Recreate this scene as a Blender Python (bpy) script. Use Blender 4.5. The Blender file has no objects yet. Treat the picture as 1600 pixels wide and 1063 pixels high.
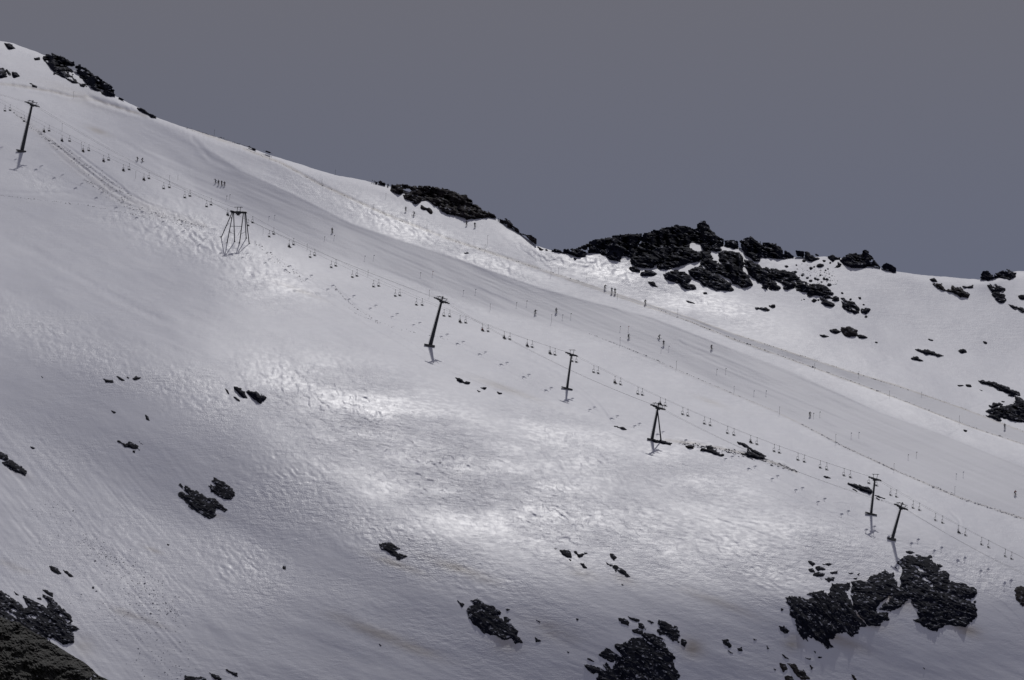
import bpy, math, random
import numpy as np
from mathutils import Vector, Matrix
rnd = random.Random(7)
scene = bpy.context.scene
COL = scene.collection

# ------------------------------------------------------------------ camera frame
F = 10000.0                     # focal length in photo pixels (photo 1600 x 1063)
GAM = math.radians(8.0)         # the camera looks up at the mountain
CG, SG = math.cos(GAM), math.sin(GAM)
CU, CV = 800.0, 531.5

def ray(u, v):
    """direction through a photo point, scaled so that its y is 1"""
    b = (CV - v) / F
    ry = CG - b * SG
    return (u - CU) / F / ry, (SG + b * CG) / ry

def pos(u, v, Y):
    rx, rz = ray(u, v)
    return np.stack([rx * Y, Y + 0 * rx, rz * Y], axis=-1)

# ------------------------------------------------------------------ numpy noise
_rs = np.random.RandomState(11)
_perm = _rs.permutation(1024)
_ang = _rs.rand(1024) * 2 * np.pi
_gx, _gy = np.cos(_ang), np.sin(_ang)

def gnoise(x, y, seed=0):
    x = np.asarray(x, float) + seed * 37.13; y = np.asarray(y, float) + seed * 11.71
    xi = np.floor(x).astype(np.int64); yi = np.floor(y).astype(np.int64)
    xf, yf = x - xi, y - yi
    sx = xf * xf * xf * (xf * (xf * 6 - 15) + 10); sy = yf * yf * yf * (yf * (yf * 6 - 15) + 10)
    def h(i, j, dx, dy):
        k = _perm[(_perm[i & 1023] + j) & 1023]
        return _gx[k] * dx + _gy[k] * dy
    a = h(xi, yi, xf, yf); b = h(xi + 1, yi, xf - 1, yf)
    c = h(xi, yi + 1, xf, yf - 1); d = h(xi + 1, yi + 1, xf - 1, yf - 1)
    return 1.6 * ((a + (b - a) * sx) * (1 - sy) + (c + (d - c) * sx) * sy)

def fbm(x, y, o=4, seed=0, g=0.5):
    s = 0; a = 1.0
    for k in range(o):
        s = s + a * gnoise(x * 2 ** k, y * 2 ** k, seed + k * 3); a *= g
    return s

def ridged(x, y, o=3, seed=0):
    s = 0; a = 1.0
    for k in range(o):
        s = s + a * (1 - 2.2 * np.abs(gnoise(x * 2 ** k, y * 2 ** k, seed + k * 5))); a *= 0.5
    return s

def sstep(a, b, x):
    t = np.clip((x - a) / (b - a), 0, 1); return t * t * (3 - 2 * t)

def pline(pts):
    p = np.array(pts, float); return p[:, 0], p[:, 1]

def at_u(pts, u):
    a, b = pline(pts); return np.interp(u, a, b)

def dist_poly(u, v, pts, closed=False):
    """distance to a polyline and the running fraction of the nearest point"""
    P = np.array(pts, float)
    if closed: P = np.vstack([P, P[:1]])
    best = np.full(np.shape(u), 1e9); par = np.zeros(np.shape(u))
    n = len(P) - 1
    for i in range(n):
        ax, ay = P[i]; bx, by = P[i + 1]
        dx, dy = bx - ax, by - ay
        L = dx * dx + dy * dy + 1e-9
        t = np.clip(((u - ax) * dx + (v - ay) * dy) / L, 0, 1)
        d = np.hypot(u - ax - t * dx, v - ay - t * dy)
        m = d < best
        best = np.where(m, d, best); par = np.where(m, (i + t) / n, par)
    return best, par

def inside(u, v, pts):
    P = np.array(pts, float); r = np.zeros(np.shape(u), bool)
    j = len(P) - 1
    for i in range(len(P)):
        xi, yi = P[i]; xj, yj = P[j]
        if yi != yj:
            c = ((yi > v) != (yj > v)) & (u < (xj - xi) * (v - yi) / (yj - yi) + xi)
            r ^= c
        j = i
    return r

def sdist(u, v, pts):
    d, _ = dist_poly(u, v, pts, True)
    return np.where(inside(u, v, pts), d, -d)

# ------------------------------------------------------------------ outlines of the slope
RIDGE = [(-2400, 700), (-1200, 130), (-700, -60), (-300, 0), (-100, 45), (0, 64), (20, 68), (60, 82), (90, 96), (130, 118), (160, 138), (180, 150),
         (215, 168), (240, 182), (262, 190), (300, 203), (340, 215), (390, 231), (420, 242), (460, 254), (500, 267), (530, 275),
         (560, 280), (600, 289), (640, 300), (700, 312), (750, 328), (775, 342), (800, 357), (815, 367), (838, 384), (860, 391),
         (880, 394), (905, 396), (940, 392), (1000, 388), (1060, 382), (1085, 374), (1110, 378), (1150, 386), (1200, 398), (1240, 402),
         (1270, 402), (1300, 401), (1330, 407), (1366, 416), (1385, 422), (1410, 426), (1440, 430), (1480, 433), (1530, 437),
         (1552, 434), (1570, 427), (1590, 424), (1650, 423), (1900, 420), (2400, 520), (4200, 1000)]
BAND_UP = [(200, 150), (300, 215), (375, 267), (450, 300), (550, 350), (600, 367), (700, 400), (850, 452), (1020, 497), (1235, 580), (1375, 644),
           (1475, 680), (1600, 730), (1900, 850)]
BAND_LO = [(200, 230), (350, 320), (500, 395), (640, 440), (700, 462), (760, 482), (920, 522), (970, 539), (1015, 559), (1075, 586), (1215, 645),
           (1262, 668), (1325, 701), (1412, 741), (1500, 778), (1600, 811), (1900, 930)]
LANE_UP = [(700, 372), (760, 392), (840, 419), (1010, 475), (1075, 496), (1150, 523), (1260, 559), (1325, 580), (1400, 602), (1500, 637), (1600, 675), (1900, 790)]
LANE_LO = [(700, 373), (760, 393), (840, 421), (1010, 479), (1075, 501), (1150, 532), (1260, 571), (1285, 580), (1337, 599), (1412, 627), (1512, 666), (1600, 695), (1900, 815)]

# steepness of the slope (degrees, in the plane of view) at photo points
SLOPE = [
 (-300, 200, 25), (0, 80, 25), (100, 130, 24), (34, 240, 30), (30, 285, 31), (30, 320, 27), (130, 300, 28), (160, 200, 22), (250, 240, 21), (300, 210, 21), (400, 250, 21),
 (550, 300, 21), (700, 360, 21), (900, 450, 22), (980, 430, 28), (870, 405, 26), (620, 355, 26), (720, 395, 26), (480, 300, 25), (1100, 480, 22), (1200, 520, 20), (1350, 560, 19), (1480, 600, 19), (1600, 640, 19),
 (1300, 460, 22), (1450, 480, 28), (1560, 520, 27), (1600, 470, 26), (1200, 430, 22), (850, 400, 22), (650, 380, 21),
 (500, 400, 22), (800, 480, 22), (1000, 540, 22), (1200, 600, 23), (1400, 690, 23), (1600, 780, 23),
 (365, 380, 16), (340, 392, 18), (392, 392, 18), (366, 398, 16), (350, 374, 14), (382, 374, 14), (366, 388, 14), (300, 370, 28), (400, 425, 28), (200, 330, 24), (150, 420, 22), (0, 420, 23), (300, 500, 22), (100, 520, 25), (500, 480, 20), (430, 440, 25),
 (672, 540, 18), (600, 520, 18), (500, 560, 20), (780, 560, 18), (886, 607, 18), (950, 640, 18), (1020, 690, 15), (1100, 640, 18), (1200, 680, 18), (1300, 730, 18),
 (1361, 805, 17), (1450, 780, 19), (1550, 850, 22), (1394, 845, 27), (1450, 880, 31), (1550, 940, 34), (1560, 900, 30),
 (0, 600, 31), (120, 640, 35), (250, 690, 38), (300, 640, 33), (400, 620, 27), (480, 600, 25), (350, 760, 38), (450, 720, 34), (470, 820, 36), (560, 660, 28),
 (650, 700, 28), (620, 620, 26), (750, 650, 24), (760, 705, 27), (900, 765, 27), (1000, 800, 28), (800, 760, 27), (900, 700, 21), (900, 820, 29), (950, 780, 26), (1000, 740, 23), (1100, 820, 27), (1190, 830, 26), (1250, 760, 18),
 (1120, 870, 31), (1200, 900, 33), (1300, 870, 29), (700, 820, 28), (600, 850, 32), (560, 780, 30), (800, 870, 31),
 (0, 720, 30), (60, 800, 30), (150, 850, 32), (250, 900, 33), (380, 890, 30), (400, 950, 34), (300, 1000, 36), (500, 900, 34), (600, 930, 38), (680, 900, 39),
 (550, 1000, 38), (800, 960, 37), (700, 1040, 40), (870, 1000, 41), (1000, 900, 33), (1100, 950, 36), (1200, 1000, 38), (1350, 1040, 39), (1500, 1030, 39), (1600, 1000, 37),
 (1450, 950, 37), (150, 980, 34), (100, 900, 30), (0, 880, 30), (0, 1100, 36), (800, 1300, 36), (1600, 1300, 36), (-300, 800, 31), (-300, 1300, 36), (-400, 500, 26), (2000, 700, 22), (2000, 1000, 33), (2000, 1500, 34), (0, 1600, 33)]

GU = np.arange(-2400, 4208, 8.0); GV = np.arange(-320, 2604, 4.0)
UU, VV = np.meshgrid(GU, GV)                       # rows = v
def slope_map():
    wsum = np.zeros(UU.shape); tsum = np.zeros(UU.shape)
    small = (slice(None, None, 4), slice(None, None, 1))
    u = UU[small]; v = VV[small]
    w_ = np.full(u.shape, 1e-7); t_ = w_ * 25
    for (cu, cv, th) in SLOPE:
        d2 = (u - cu) ** 2 + ((v - cv) * 1.35) ** 2
        w = np.exp(-d2 / (2 * 58.0 ** 2)) + 2e-3 / (1 + d2 / 9000.) ** 2
        w_ = w_ + w; t_ = t_ + w * th
    th = t_ / w_
    full = np.empty(UU.shape)
    for j in range(UU.shape[1]):
        full[:, j] = np.interp(GV, GV[::4], th[:, j])
    return full
TH = slope_map()
TH = TH + 1.1 * np.maximum(TH - 30, 0)
inb = sstep(-3, 3, VV - at_u(BAND_UP, UU)) * sstep(24, -24, VV - at_u(BAND_LO, UU)) * sstep(180, 360, UU)
inl = sstep(-1.5, 1.5, VV - at_u(LANE_UP, UU)) * sstep(1.5, -1.5, VV - at_u(LANE_LO, UU)) * sstep(700, 900, UU)
TH = TH + 3.6 * inb + 7.0 * inl
B_ = (CV - VV) / F
E_ = (SG + B_ * CG) / (CG - B_ * SG)
TT = np.tan(np.radians(TH)) - E_
RV = at_u(RIDGE, UU)
TT = np.maximum(TT, 0.05) * (0.45 + 0.55 * sstep(0, 14, VV - RV))
TT = np.maximum(TT, 0.045)
dE = np.gradient(E_, axis=0)
GYV = dE / TT / 4.0                                   # wanted d(ln Y)/dv per photo pixel
LAT = 0.07 / 2000.0                                   # and sideways: the mountain falls away to the right
def dctm(n):
    k = np.arange(n)[:, None]; x = np.arange(n)[None, :]
    M = np.cos(np.pi * k * (x + .5) / n) * np.sqrt(2.0 / n); M[0] /= np.sqrt(2.0); return M
def integrate():
    nv, nu = UU.shape; lam = 2.0
    gv = .5 * (GYV[1:] + GYV[:-1]) * 4.0; gu = np.full((nv, nu - 1), LAT * 8.0)
    uu = UU[:, :-1]; vv = VV[:, :-1]
    gu += 8.0 * .22 / 2000.0 * np.exp(-((uu - 660) / 300.) ** 2 - ((vv - 730 - .25 * (uu - 660)) / 110.) ** 2)
    div = np.zeros(UU.shape)
    div[:-1] += gv / 16.0; div[1:] -= gv / 16.0
    div[:, :-1] += lam * gu / 64.0; div[:, 1:] -= lam * gu / 64.0
    A = dctm(nv); B = dctm(nu)
    D = A @ div @ B.T
    ev = (2 - 2 * np.cos(np.pi * np.arange(nv) / nv)) / 16.0; eu = lam * (2 - 2 * np.cos(np.pi * np.arange(nu) / nu)) / 64.0
    den = -(ev[:, None] + eu[None, :]); den[0, 0] = 1
    D = D / den; D[0, 0] = 0
    return A.T @ D @ B
LY = integrate()
_j = int((560 - GV[0]) / 4); _i = int((800 - GU[0]) / 8)
YB = 2000.0 * np.exp(LY - LY[_j, _i])

AMP = np.clip(.26 / TT, .35, 1.15)
def bil(A, u, v):
    x = np.clip((np.asarray(u, float) - GU[0]) / 8.0, 0, len(GU) - 1.001)
    y = np.clip((np.asarray(v, float) - GV[0]) / 4.0, 0, len(GV) - 1.001)
    i = x.astype(int); j = y.astype(int); fx = x - i; fy = y - j
    return (A[j, i] * (1 - fx) + A[j, i + 1] * fx) * (1 - fy) + (A[j + 1, i] * (1 - fx) + A[j + 1, i + 1] * fx) * fy

def pwave(u, v, seed, lu, lv, ang):
    """noise stretched along a direction (degrees below horizontal)"""
    a = math.radians(ang)
    s = u * math.cos(a) + v * math.sin(a); t = -u * math.sin(a) + v * math.cos(a)
    return fbm(s / lu, t / lv, 3, seed)

TRACKS = [  # polyline, half width, depth m, (berm) - ruts, cuts and banks in the snow
 ([(-20, 128), (40, 136), (85, 144), (110, 151), (135, 153)], 2.2, 1.3),
 ([(133, 150), (150, 157), (175, 165), (200, 173), (228, 181)], 3.2, 1.9),
 ([(255, 195), (300, 215), (330, 250), (370, 268)], 3, 0.35),
 ([(0, 137), (60, 165), (140, 208), (250, 283), (300, 303), (350, 322)], 1.3, 0.14),
 ([(100, 185), (180, 215), (260, 262), (340, 300)], 3, 0.12),
 ([(380, 232), (440, 255), (500, 288), (600, 334), (700, 373), (760, 393), (840, 419)], 1.8, 0.3),
 ([(20, 175), (60, 205), (100, 238), (150, 277), (200, 312)], 1.2, .5),
 ([(50, 192), (90, 222), (130, 256), (175, 288), (230, 318), (300, 342)], 1.4, .5),
 ([(75, 208), (110, 232), (150, 262), (190, 292), (206, 309)], 1.3, .6),
 ([(60, 212), (100, 250), (150, 290), (190, 318), (260, 338)], 1.2, .4),
 ([(90, 228), (130, 262), (170, 295), (220, 324)], 1.6, .6),
 ([(443, 458), (470, 457), (500, 462), (525, 462)], 3.0, 1.1),
 ([(500, 430), (530, 455), (560, 483), (590, 500)], 1.6, 0.35),
 ([(480, 415), (530, 440), (560, 455), (600, 485), (650, 512), (700, 522)], 1.3, 0.22),
 ([(540, 480), (575, 503), (620, 517), (680, 530)], 1.0, 0.2),
 ([(720, 532), (770, 541), (820, 556), (870, 580), (905, 602), (940, 632), (960, 660), (1000, 680)], 2.5, 0.32),
 ([(760, 545), (830, 570), (880, 592), (920, 622), (950, 655)], 2.2, 0.2),
 ([(-20, 298), (40, 302), (90, 301), (120, 303)], 2, 0.6),
 ([(-10, 310), (60, 311), (140, 318), (200, 327), (260, 343), (320, 357)], 1.5, 0.3),
 ([(300, 356), (318, 360), (338, 359)], 2.5, 1.0),
 ([(0, 372), (50, 390), (110, 425), (150, 448), (230, 490), (300, 520)], 5, 0.35),
 ([(1040, 688), (1090, 694), (1160, 708), (1220, 727), (1245, 738)], 3.2, 1.1),
 ([(1290, 746), (1330, 752), (1400, 790), (1500, 840)], 1.5, 0.3),
 ([(1180, 780), (1260, 812), (1330, 822), (1390, 832)], 1.6, 0.2),
 ([(1210, 790), (1290, 800), (1360, 812)], 1.4, 0.16),
 ([(400, 545), (550, 565), (700, 582), (800, 596), (900, 615)], 2.0, 0.2),
 ([(620, 610), (680, 640), (740, 655), (800, 680), (860, 700)], 1.4, 0.14),
 ([(795, 412), (792, 424), (797, 430)], 2.0, 0.3),
 ([(1240, 520), (1290, 530), (1390, 560), (1420, 572)], 1.4, 0.14),
 ([(1375, 552), (1392, 560), (1380, 565), (1360, 572)], 1.2, 0.12),
 ([(1510, 640), (1535, 632), (1550, 624)], 1.0, 0.14),
 ([(1360, 634), (1385, 625), (1400, 612)], 1.6, 0.14),
 ([(1480, 682), (1500, 671)], 1.6, 0.14),
 ([(1240, 575), (1262, 590), (1270, 600)], 2.2, 0.14),
 ([(1040, 540), (1055, 528), (1075, 545)], 1.6, 0.12),
 ([(1480, 795), (1500, 815), (1498, 830)], 1.6, 0.2),
]
_r2 = random.Random(3)
for k in range(70):                    # single ski tracks: long shallow curves down the pistes
    u0 = _r2.uniform(250, 1350); lo = float(np.interp(u0, *pline(BAND_UP))); hi = float(np.interp(u0, *pline(BAND_LO)))
    v0 = _r2.uniform(lo - 10, hi + 60); L = _r2.uniform(60, 260); sl = _r2.uniform(.36, .44); c = _r2.uniform(-6, 6)
    TRACKS.append(([(u0 + L * q, v0 + L * q * sl + c * math.sin(q * 3.1)) for q in (0, .25, .5, .75, 1)], _r2.uniform(.8, 1.5), _r2.uniform(.04, .10)))
for k in range(60):                    # tracks over the open slopes
    u0 = _r2.uniform(0, 1450); v0 = 330 + .28 * u0 + _r2.uniform(-60, 190); L = _r2.uniform(30, 160); sl = _r2.uniform(.15, .5); c = _r2.uniform(-9, 9)
    TRACKS.append(([(u0 + L * q, v0 + L * q * sl + c * math.sin(q * 3.1)) for q in (0, .25, .5, .75, 1)], _r2.uniform(.8, 1.8), _r2.uniform(.04, .12)))
for k in range(40):
    u0 = _r2.uniform(900, 1500); v0 = 430 + .2 * (u0 - 900) + _r2.uniform(0, 90); L = _r2.uniform(30, 120); sl = _r2.uniform(.0, .3); c = _r2.uniform(-9, 9)
    TRACKS.append(([(u0 + L * q, v0 + L * q * sl + c * math.sin(q * 3.1)) for q in (0, .25, .5, .75, 1)], _r2.uniform(.8, 1.6), _r2.uniform(.04, .1)))

for k in range(46):                    # linked turns of single skiers
    u0 = _r2.uniform(330, 1450); lo = float(np.interp(u0, *pline(BAND_UP))); hi = float(np.interp(u0, *pline(BAND_LO)))
    v0 = _r2.uniform(lo - 30, hi + 8); L = _r2.uniform(60, 170); sl = _r2.uniform(.34, .46); c = _r2.uniform(1.5, 4.5); wl = _r2.uniform(16, 30); ph = _r2.uniform(0, 6)
    TRACKS.append(([(u0 + x, v0 + x * sl + c * math.sin(x / wl * 6.28 + ph)) for x in np.arange(0, L, wl / 7.)], _r2.uniform(.7, 1.1), _r2.uniform(.05, .10)))
for k in range(26):
    u0 = _r2.uniform(20, 260); v0 = _r2.uniform(720, 960); L = _r2.uniform(40, 150)
    TRACKS.append(([(u0 + L * q * .64, v0 + L * q * .77 + 2 * math.sin(q * 5)) for q in (0, .25, .5, .75, 1)], _r2.uniform(.9, 2.0), _r2.uniform(.10, .28)))
TRACKS.append(([(372, 812), (388, 832), (410, 855), (430, 872), (443, 886)], 1.0, .22))
for k in range(75):
    u0 = _r2.uniform(980, 1420); v0 = 715 + .12 * (u0 - 980) + _r2.uniform(-10, 95); L = _r2.uniform(30, 130); sl = _r2.uniform(.08, .42); c = _r2.uniform(-8, 8)
    TRACKS.append(([(u0 + L * q, v0 + L * q * sl + c * math.sin(q * 3.1)) for q in (0, .25, .5, .75, 1)], _r2.uniform(.8, 1.7), _r2.uniform(.08, .22)))

ROUGH = [(560, 660, 150, 75, 1), (700, 740, 170, 80, 1), (850, 800, 170, 70, .9), (480, 620, 110, 50, .9), (1000, 840, 160, 60, .6), (1180, 880, 120, 50, .6),
         (450, 760, 120, 90, .6), (380, 880, 90, 60, .6), (640, 850, 200, 50, .7), (1300, 860, 140, 40, .5), (300, 370, 130, 40, .7), (400, 430, 90, 40, .6), (230, 360, 90, 30, .5),
         (980, 430, 130, 30, .8), (860, 400, 60, 20, .6), (1100, 470, 110, 25, .5), (620, 350, 110, 25, .6), (740, 400, 110, 22, .5), (500, 300, 90, 20, .3),
         (100, 540, 180, 50, .5), (300, 620, 120, 50, .6), (1080, 740, 120, 50, .45), (900, 700, 120, 50, .5), (60, 280, 60, 20, .4), (200, 880, 180, 110, .35), (1520, 900, 80, 40, .4), (100, 700, 150, 100, .25), (600, 960, 400, 60, .2)]
def rough_mask(u, v):
    m = np.full(np.shape(u), .08)
    for (cu, cv, a, b, s) in ROUGH:
        ang = math.radians(22); du = u - cu; dv = v - cv
        x = du * math.cos(ang) + dv * math.sin(ang); y = -du * math.sin(ang) + dv * math.cos(ang)
        m = np.maximum(m, s * np.exp(-(x / a) ** 2 - (y / b) ** 2))
    gro = sstep(-4, 4, v - at_u(BAND_UP, u)) * sstep(4, -4, v - at_u(BAND_LO, u)) * (u > 300)
    ln = sstep(-1, 1, v - at_u(LANE_UP, u)) * sstep(1, -1, v - at_u(LANE_LO, u)) * (u > 900)
    return m * (1 - .93 * np.maximum(gro, ln))

GLOSS = [(1110, 812, 130, 34, .55), (1200, 825, 90, 24, .5), (330, 375, 130, 34, 1), (560, 620, 240, 60, .5), (950, 425, 140, 22, .8), (620, 350, 240, 16, .5), (1250, 540, 200, 40, .3), (1430, 640, 220, 22, .35), (700, 760, 300, 110, .85),
         (900, 720, 200, 60, .3), (1000, 860, 240, 60, .7), (200, 560, 240, 40, .6), (60, 290, 60, 14, .7)]
def gloss_mask(u, v):
    m = rough_mask(u, v)
    for (cu, cv, a, b, s) in GLOSS:
        ang = math.radians(20); du = u - cu; dv = v - cv
        x = du * math.cos(ang) + dv * math.sin(ang); y = -du * math.sin(ang) + dv * math.cos(ang)
        m = np.maximum(m, s * np.exp(-(x / a) ** 2 - (y / b) ** 2))
    gro = sstep(-2, 2, v - at_u(BAND_UP, u)) * sstep(4, -4, v - at_u(BAND_LO, u)) * (u > 300)
    ln = sstep(-1, 1, v - at_u(LANE_UP, u)) * sstep(1, -1, v - at_u(LANE_LO, u)) * (u > 900)
    return np.clip(m * (1 + .18 * fbm(u / 12., v / 7., 3, 33)), 0, 1) * (1 - .95 * np.maximum(gro, ln))

def disp(u, v):
    """metres of snow standing towards the viewer from the smooth slope"""
    m = rough_mask(u, v)
    d = (1.1 - 1.0 * m) * pwave(u, v, 1, 170, 70, 22) * .9 + .14 * pwave(u, v, 5, 90, 14, 24)
    # warp so that ripples are ragged
    wu = u + 5 * fbm(u / 16., v / 12., 2, 21); wv = v + 4 * fbm(u / 18., v / 13., 2, 22)
    d = d + (.85 + .55 * m) * m * (.26 * pwave(wu, wv, 8, 28, 9, 36) + .54 * ridged((.82 * wu + .57 * wv) / 16., (.82 * wv - .57 * wu) / 8.5, 3, 9) + .14 * gnoise(wu / 5., wv / 4., 31))
    gro = sstep(-4, 4, v - at_u(BAND_UP, u)) * sstep(6, -6, v - at_u(BAND_LO, u)) * (u > 220)
    d = d + gro * .20 * pwave(u, v, 13, 240, 5.5, 22.5) + (1 - gro) * .07 * pwave(u, v, 14, 70, 6, 20)
    # slides and roll tracks run straight down the steep left slope
    lm = sstep(560, 250, u) * sstep(600, 720, v)
    d = d + lm * (.16 * pwave(u, v, 17, 150, 7, 50) + .10 * pwave(u, v, 18, 60, 3.5, 52) * sstep(420, 120, u))
    # banks along the piste edges
    w = 1 + .7 * gnoise(u / 23., v / 23., 40)
    lo = v - at_u(BAND_LO, u)
    d = d + .8 * sstep(1240, 1500, u) * w * .45 * np.exp(-((lo + 1) / 2.2) ** 2) + .25 * sstep(850, 1000, u) * np.exp(-(lo / 1.6) ** 2)
    for L, s in ((LANE_LO, .35), (LANE_UP, .3)):
        d = d + s * sstep(780, 1050, u) * w * np.exp(-((v - at_u(L, u)) / 1.5) ** 2)
    d = d + .35 * sstep(300, 450, u) * np.exp(-((v - at_u(BAND_UP, u)) / 2.0) ** 2)
    for pts, hw, dep in TRACKS:
        P = np.array(pts)
        msk = (u > P[:, 0].min() - 14) & (u < P[:, 0].max() + 14) & (v > P[:, 1].min() - 14) & (v < P[:, 1].max() + 14)
        if not msk.any(): continue
        us = u[msk]; vs = v[msk]
        dd, par = dist_poly(us, vs, pts)
        fade = np.clip(6 * par, 0, 1) * np.clip(6 * (1 - par), 0, 1)
        x = dd / hw
        d[msk] -= dep * fade * (1 + .5 * gnoise(us / 7., vs / 7., 50)) * (np.exp(-x * x) - .35 * np.exp(-((x - 2.1) / .9) ** 2))
    return d

def depth(u, v, extra=True):
    u = np.atleast_1d(np.asarray(u, float)); v = np.atleast_1d(np.asarray(v, float))
    Y = bil(YB, u, v)
    if extra: Y = Y - disp(u, v) * bil(AMP, u, v)
    return Y
def P3(u, v):
    p = pos(np.atleast_1d(float(u)), np.atleast_1d(float(v)), depth(u, v))[0]
    return Vector(p.tolist())

# ------------------------------------------------------------------ materials
def newmat(name):
    m = bpy.data.materials.new(name); m.use_nodes = True
    nt = m.node_tree; nt.nodes.clear()
    o = nt.nodes.new('ShaderNodeOutputMaterial'); b = nt.nodes.new('ShaderNodeBsdfPrincipled')
    nt.links.new(b.outputs[0], o.inputs[0])
    return m, nt, b
def N(nt, t, **k):
    n = nt.nodes.new(t)
    for a, x in k.items(): setattr(n, a, x)
    return n
def mixc(nt, fac, a, b):
    n = N(nt, 'ShaderNodeMix', data_type='RGBA')
    if isinstance(fac, (int, float)): n.inputs[0].default_value = fac
    else: nt.links.new(fac, n.inputs[0])
    for s, x in ((6, a), (7, b)):
        if isinstance(x, tuple): n.inputs[s].default_value = (*x, 1)
        else: nt.links.new(x, n.inputs[s])
    return n.outputs[2]
def ramp(nt, src, a, b):
    n = N(nt, 'ShaderNodeMapRange'); nt.links.new(src, n.inputs[0])
    n.inputs[1].default_value = a; n.inputs[2].default_value = b
    return n.outputs[0]
def noise(nt, coord, scale, detail=4, rough=.55):
    n = N(nt, 'ShaderNodeTexNoise'); nt.links.new(coord, n.inputs['Vector'])
    n.inputs['Scale'].default_value = scale; n.inputs['Detail'].default_value = detail; n.inputs['Roughness'].default_value = rough
    return n.outputs[0]

def snow_mat():
    m, nt, b = newmat('snow')
    tc = N(nt, 'ShaderNodeTexCoord').outputs['Object']
    mp = N(nt, 'ShaderNodeMapping'); nt.links.new(tc, mp.inputs[0])
    mp.inputs['Rotation'].default_value = (0, math.radians(-24), 0); mp.inputs['Scale'].default_value = (.35, .5, 1.0)
    n1 = noise(nt, mp.outputs[0], .9, 3); n2 = noise(nt, tc, 2.2, 3); n3 = noise(nt, tc, .05, 4)
    at = N(nt, 'ShaderNodeAttribute', attribute_name='rough'); dt = N(nt, 'ShaderNodeAttribute', attribute_name='dust')
    dirt = N(nt, 'ShaderNodeMath', operation='MULTIPLY'); nt.links.new(dt.outputs['Fac'], dirt.inputs[0])
    nt.links.new(ramp(nt, noise(nt, mp.outputs[0], .35, 4), .15, .55), dirt.inputs[1])
    base = mixc(nt, ramp(nt, n3, .3, .7), (.765, .775, .865), (.715, .727, .825))
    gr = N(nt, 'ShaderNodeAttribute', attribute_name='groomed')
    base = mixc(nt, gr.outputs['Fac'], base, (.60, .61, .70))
    col = mixc(nt, dirt.outputs[0], base, (.36, .29, .22))
    nt.links.new(col, b.inputs['Base Color'])
    b.inputs['IOR'].default_value = 1.33
    # wind-glazed, refrozen snow on the open slope is glossier than groomed snow
    rr = N(nt, 'ShaderNodeMapRange'); gl = N(nt, 'ShaderNodeAttribute', attribute_name='glaze'); nt.links.new(gl.outputs['Fac'], rr.inputs[0]); rr.inputs[1].default_value = 0; rr.inputs[2].default_value = .9
    rr.inputs[3].default_value = .58; rr.inputs[4].default_value = .44
    rs = N(nt, 'ShaderNodeMath', operation='MULTIPLY_ADD'); nt.links.new(at.outputs['Fac'], rs.inputs[0]); rs.inputs[1].default_value = .03; nt.links.new(rr.outputs[0], rs.inputs[2])
    nt.links.new(rs.outputs[0], b.inputs['Roughness'])
    sp = N(nt, 'ShaderNodeMapRange'); nt.links.new(gl.outputs['Fac'], sp.inputs[0]); sp.inputs[1].default_value = 0; sp.inputs[2].default_value = .9
    sp.inputs[3].default_value = .3; sp.inputs[4].default_value = .36; nt.links.new(sp.outputs[0], b.inputs['Specular IOR Level'])
    add = N(nt, 'ShaderNodeMath', operation='MULTIPLY_ADD'); nt.links.new(n1, add.inputs[0]); add.inputs[1].default_value = 1.6; nt.links.new(n2, add.inputs[2])
    bp = N(nt, 'ShaderNodeBump'); nt.links.new(add.outputs[0], bp.inputs['Height']); bp.inputs['Distance'].default_value = .55
    st = N(nt, 'ShaderNodeMath', operation='MULTIPLY_ADD'); nt.links.new(at.outputs['Fac'], st.inputs[0]); st.inputs[1].default_value = .52; st.inputs[2].default_value = .10
    sv = N(nt, 'ShaderNodeMath', operation='MULTIPLY'); nt.links.new(st.outputs[0], sv.inputs[0])
    vr = N(nt, 'ShaderNodeMapRange'); nt.links.new(noise(nt, tc, .035, 4), vr.inputs[0]); vr.inputs[1].default_value = .4; vr.inputs[2].default_value = .62; vr.inputs[3].default_value = .35; vr.inputs[4].default_value = 1.3; nt.links.new(vr.outputs[0], sv.inputs[1])
    nt.links.new(sv.outputs[0], bp.inputs['Strength']); nt.links.new(bp.outputs[0], b.inputs['Normal']); nt.links.new(bp.outputs[0], b.inputs['Coat Normal'])
    # thin film of refrozen melt on the rippled parts
    ic = N(nt, 'ShaderNodeMath', operation='MULTIPLY'); nt.links.new(at.outputs['Fac'], ic.inputs[0]); nt.links.new(ramp(nt, noise(nt, tc, .5, 3), .42, .62), ic.inputs[1])
    i2 = N(nt, 'ShaderNodeMath', operation='MULTIPLY'); nt.links.new(ic.outputs[0], i2.inputs[0]); i2.inputs[1].default_value = .5
    nt.links.new(i2.outputs[0], b.inputs['Coat Weight']); b.inputs['Coat Roughness'].default_value = .40; b.inputs['Coat IOR'].default_value = 1.31
    return m
SNOW_ROUGH = .5
SNOW = snow_mat()

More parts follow.
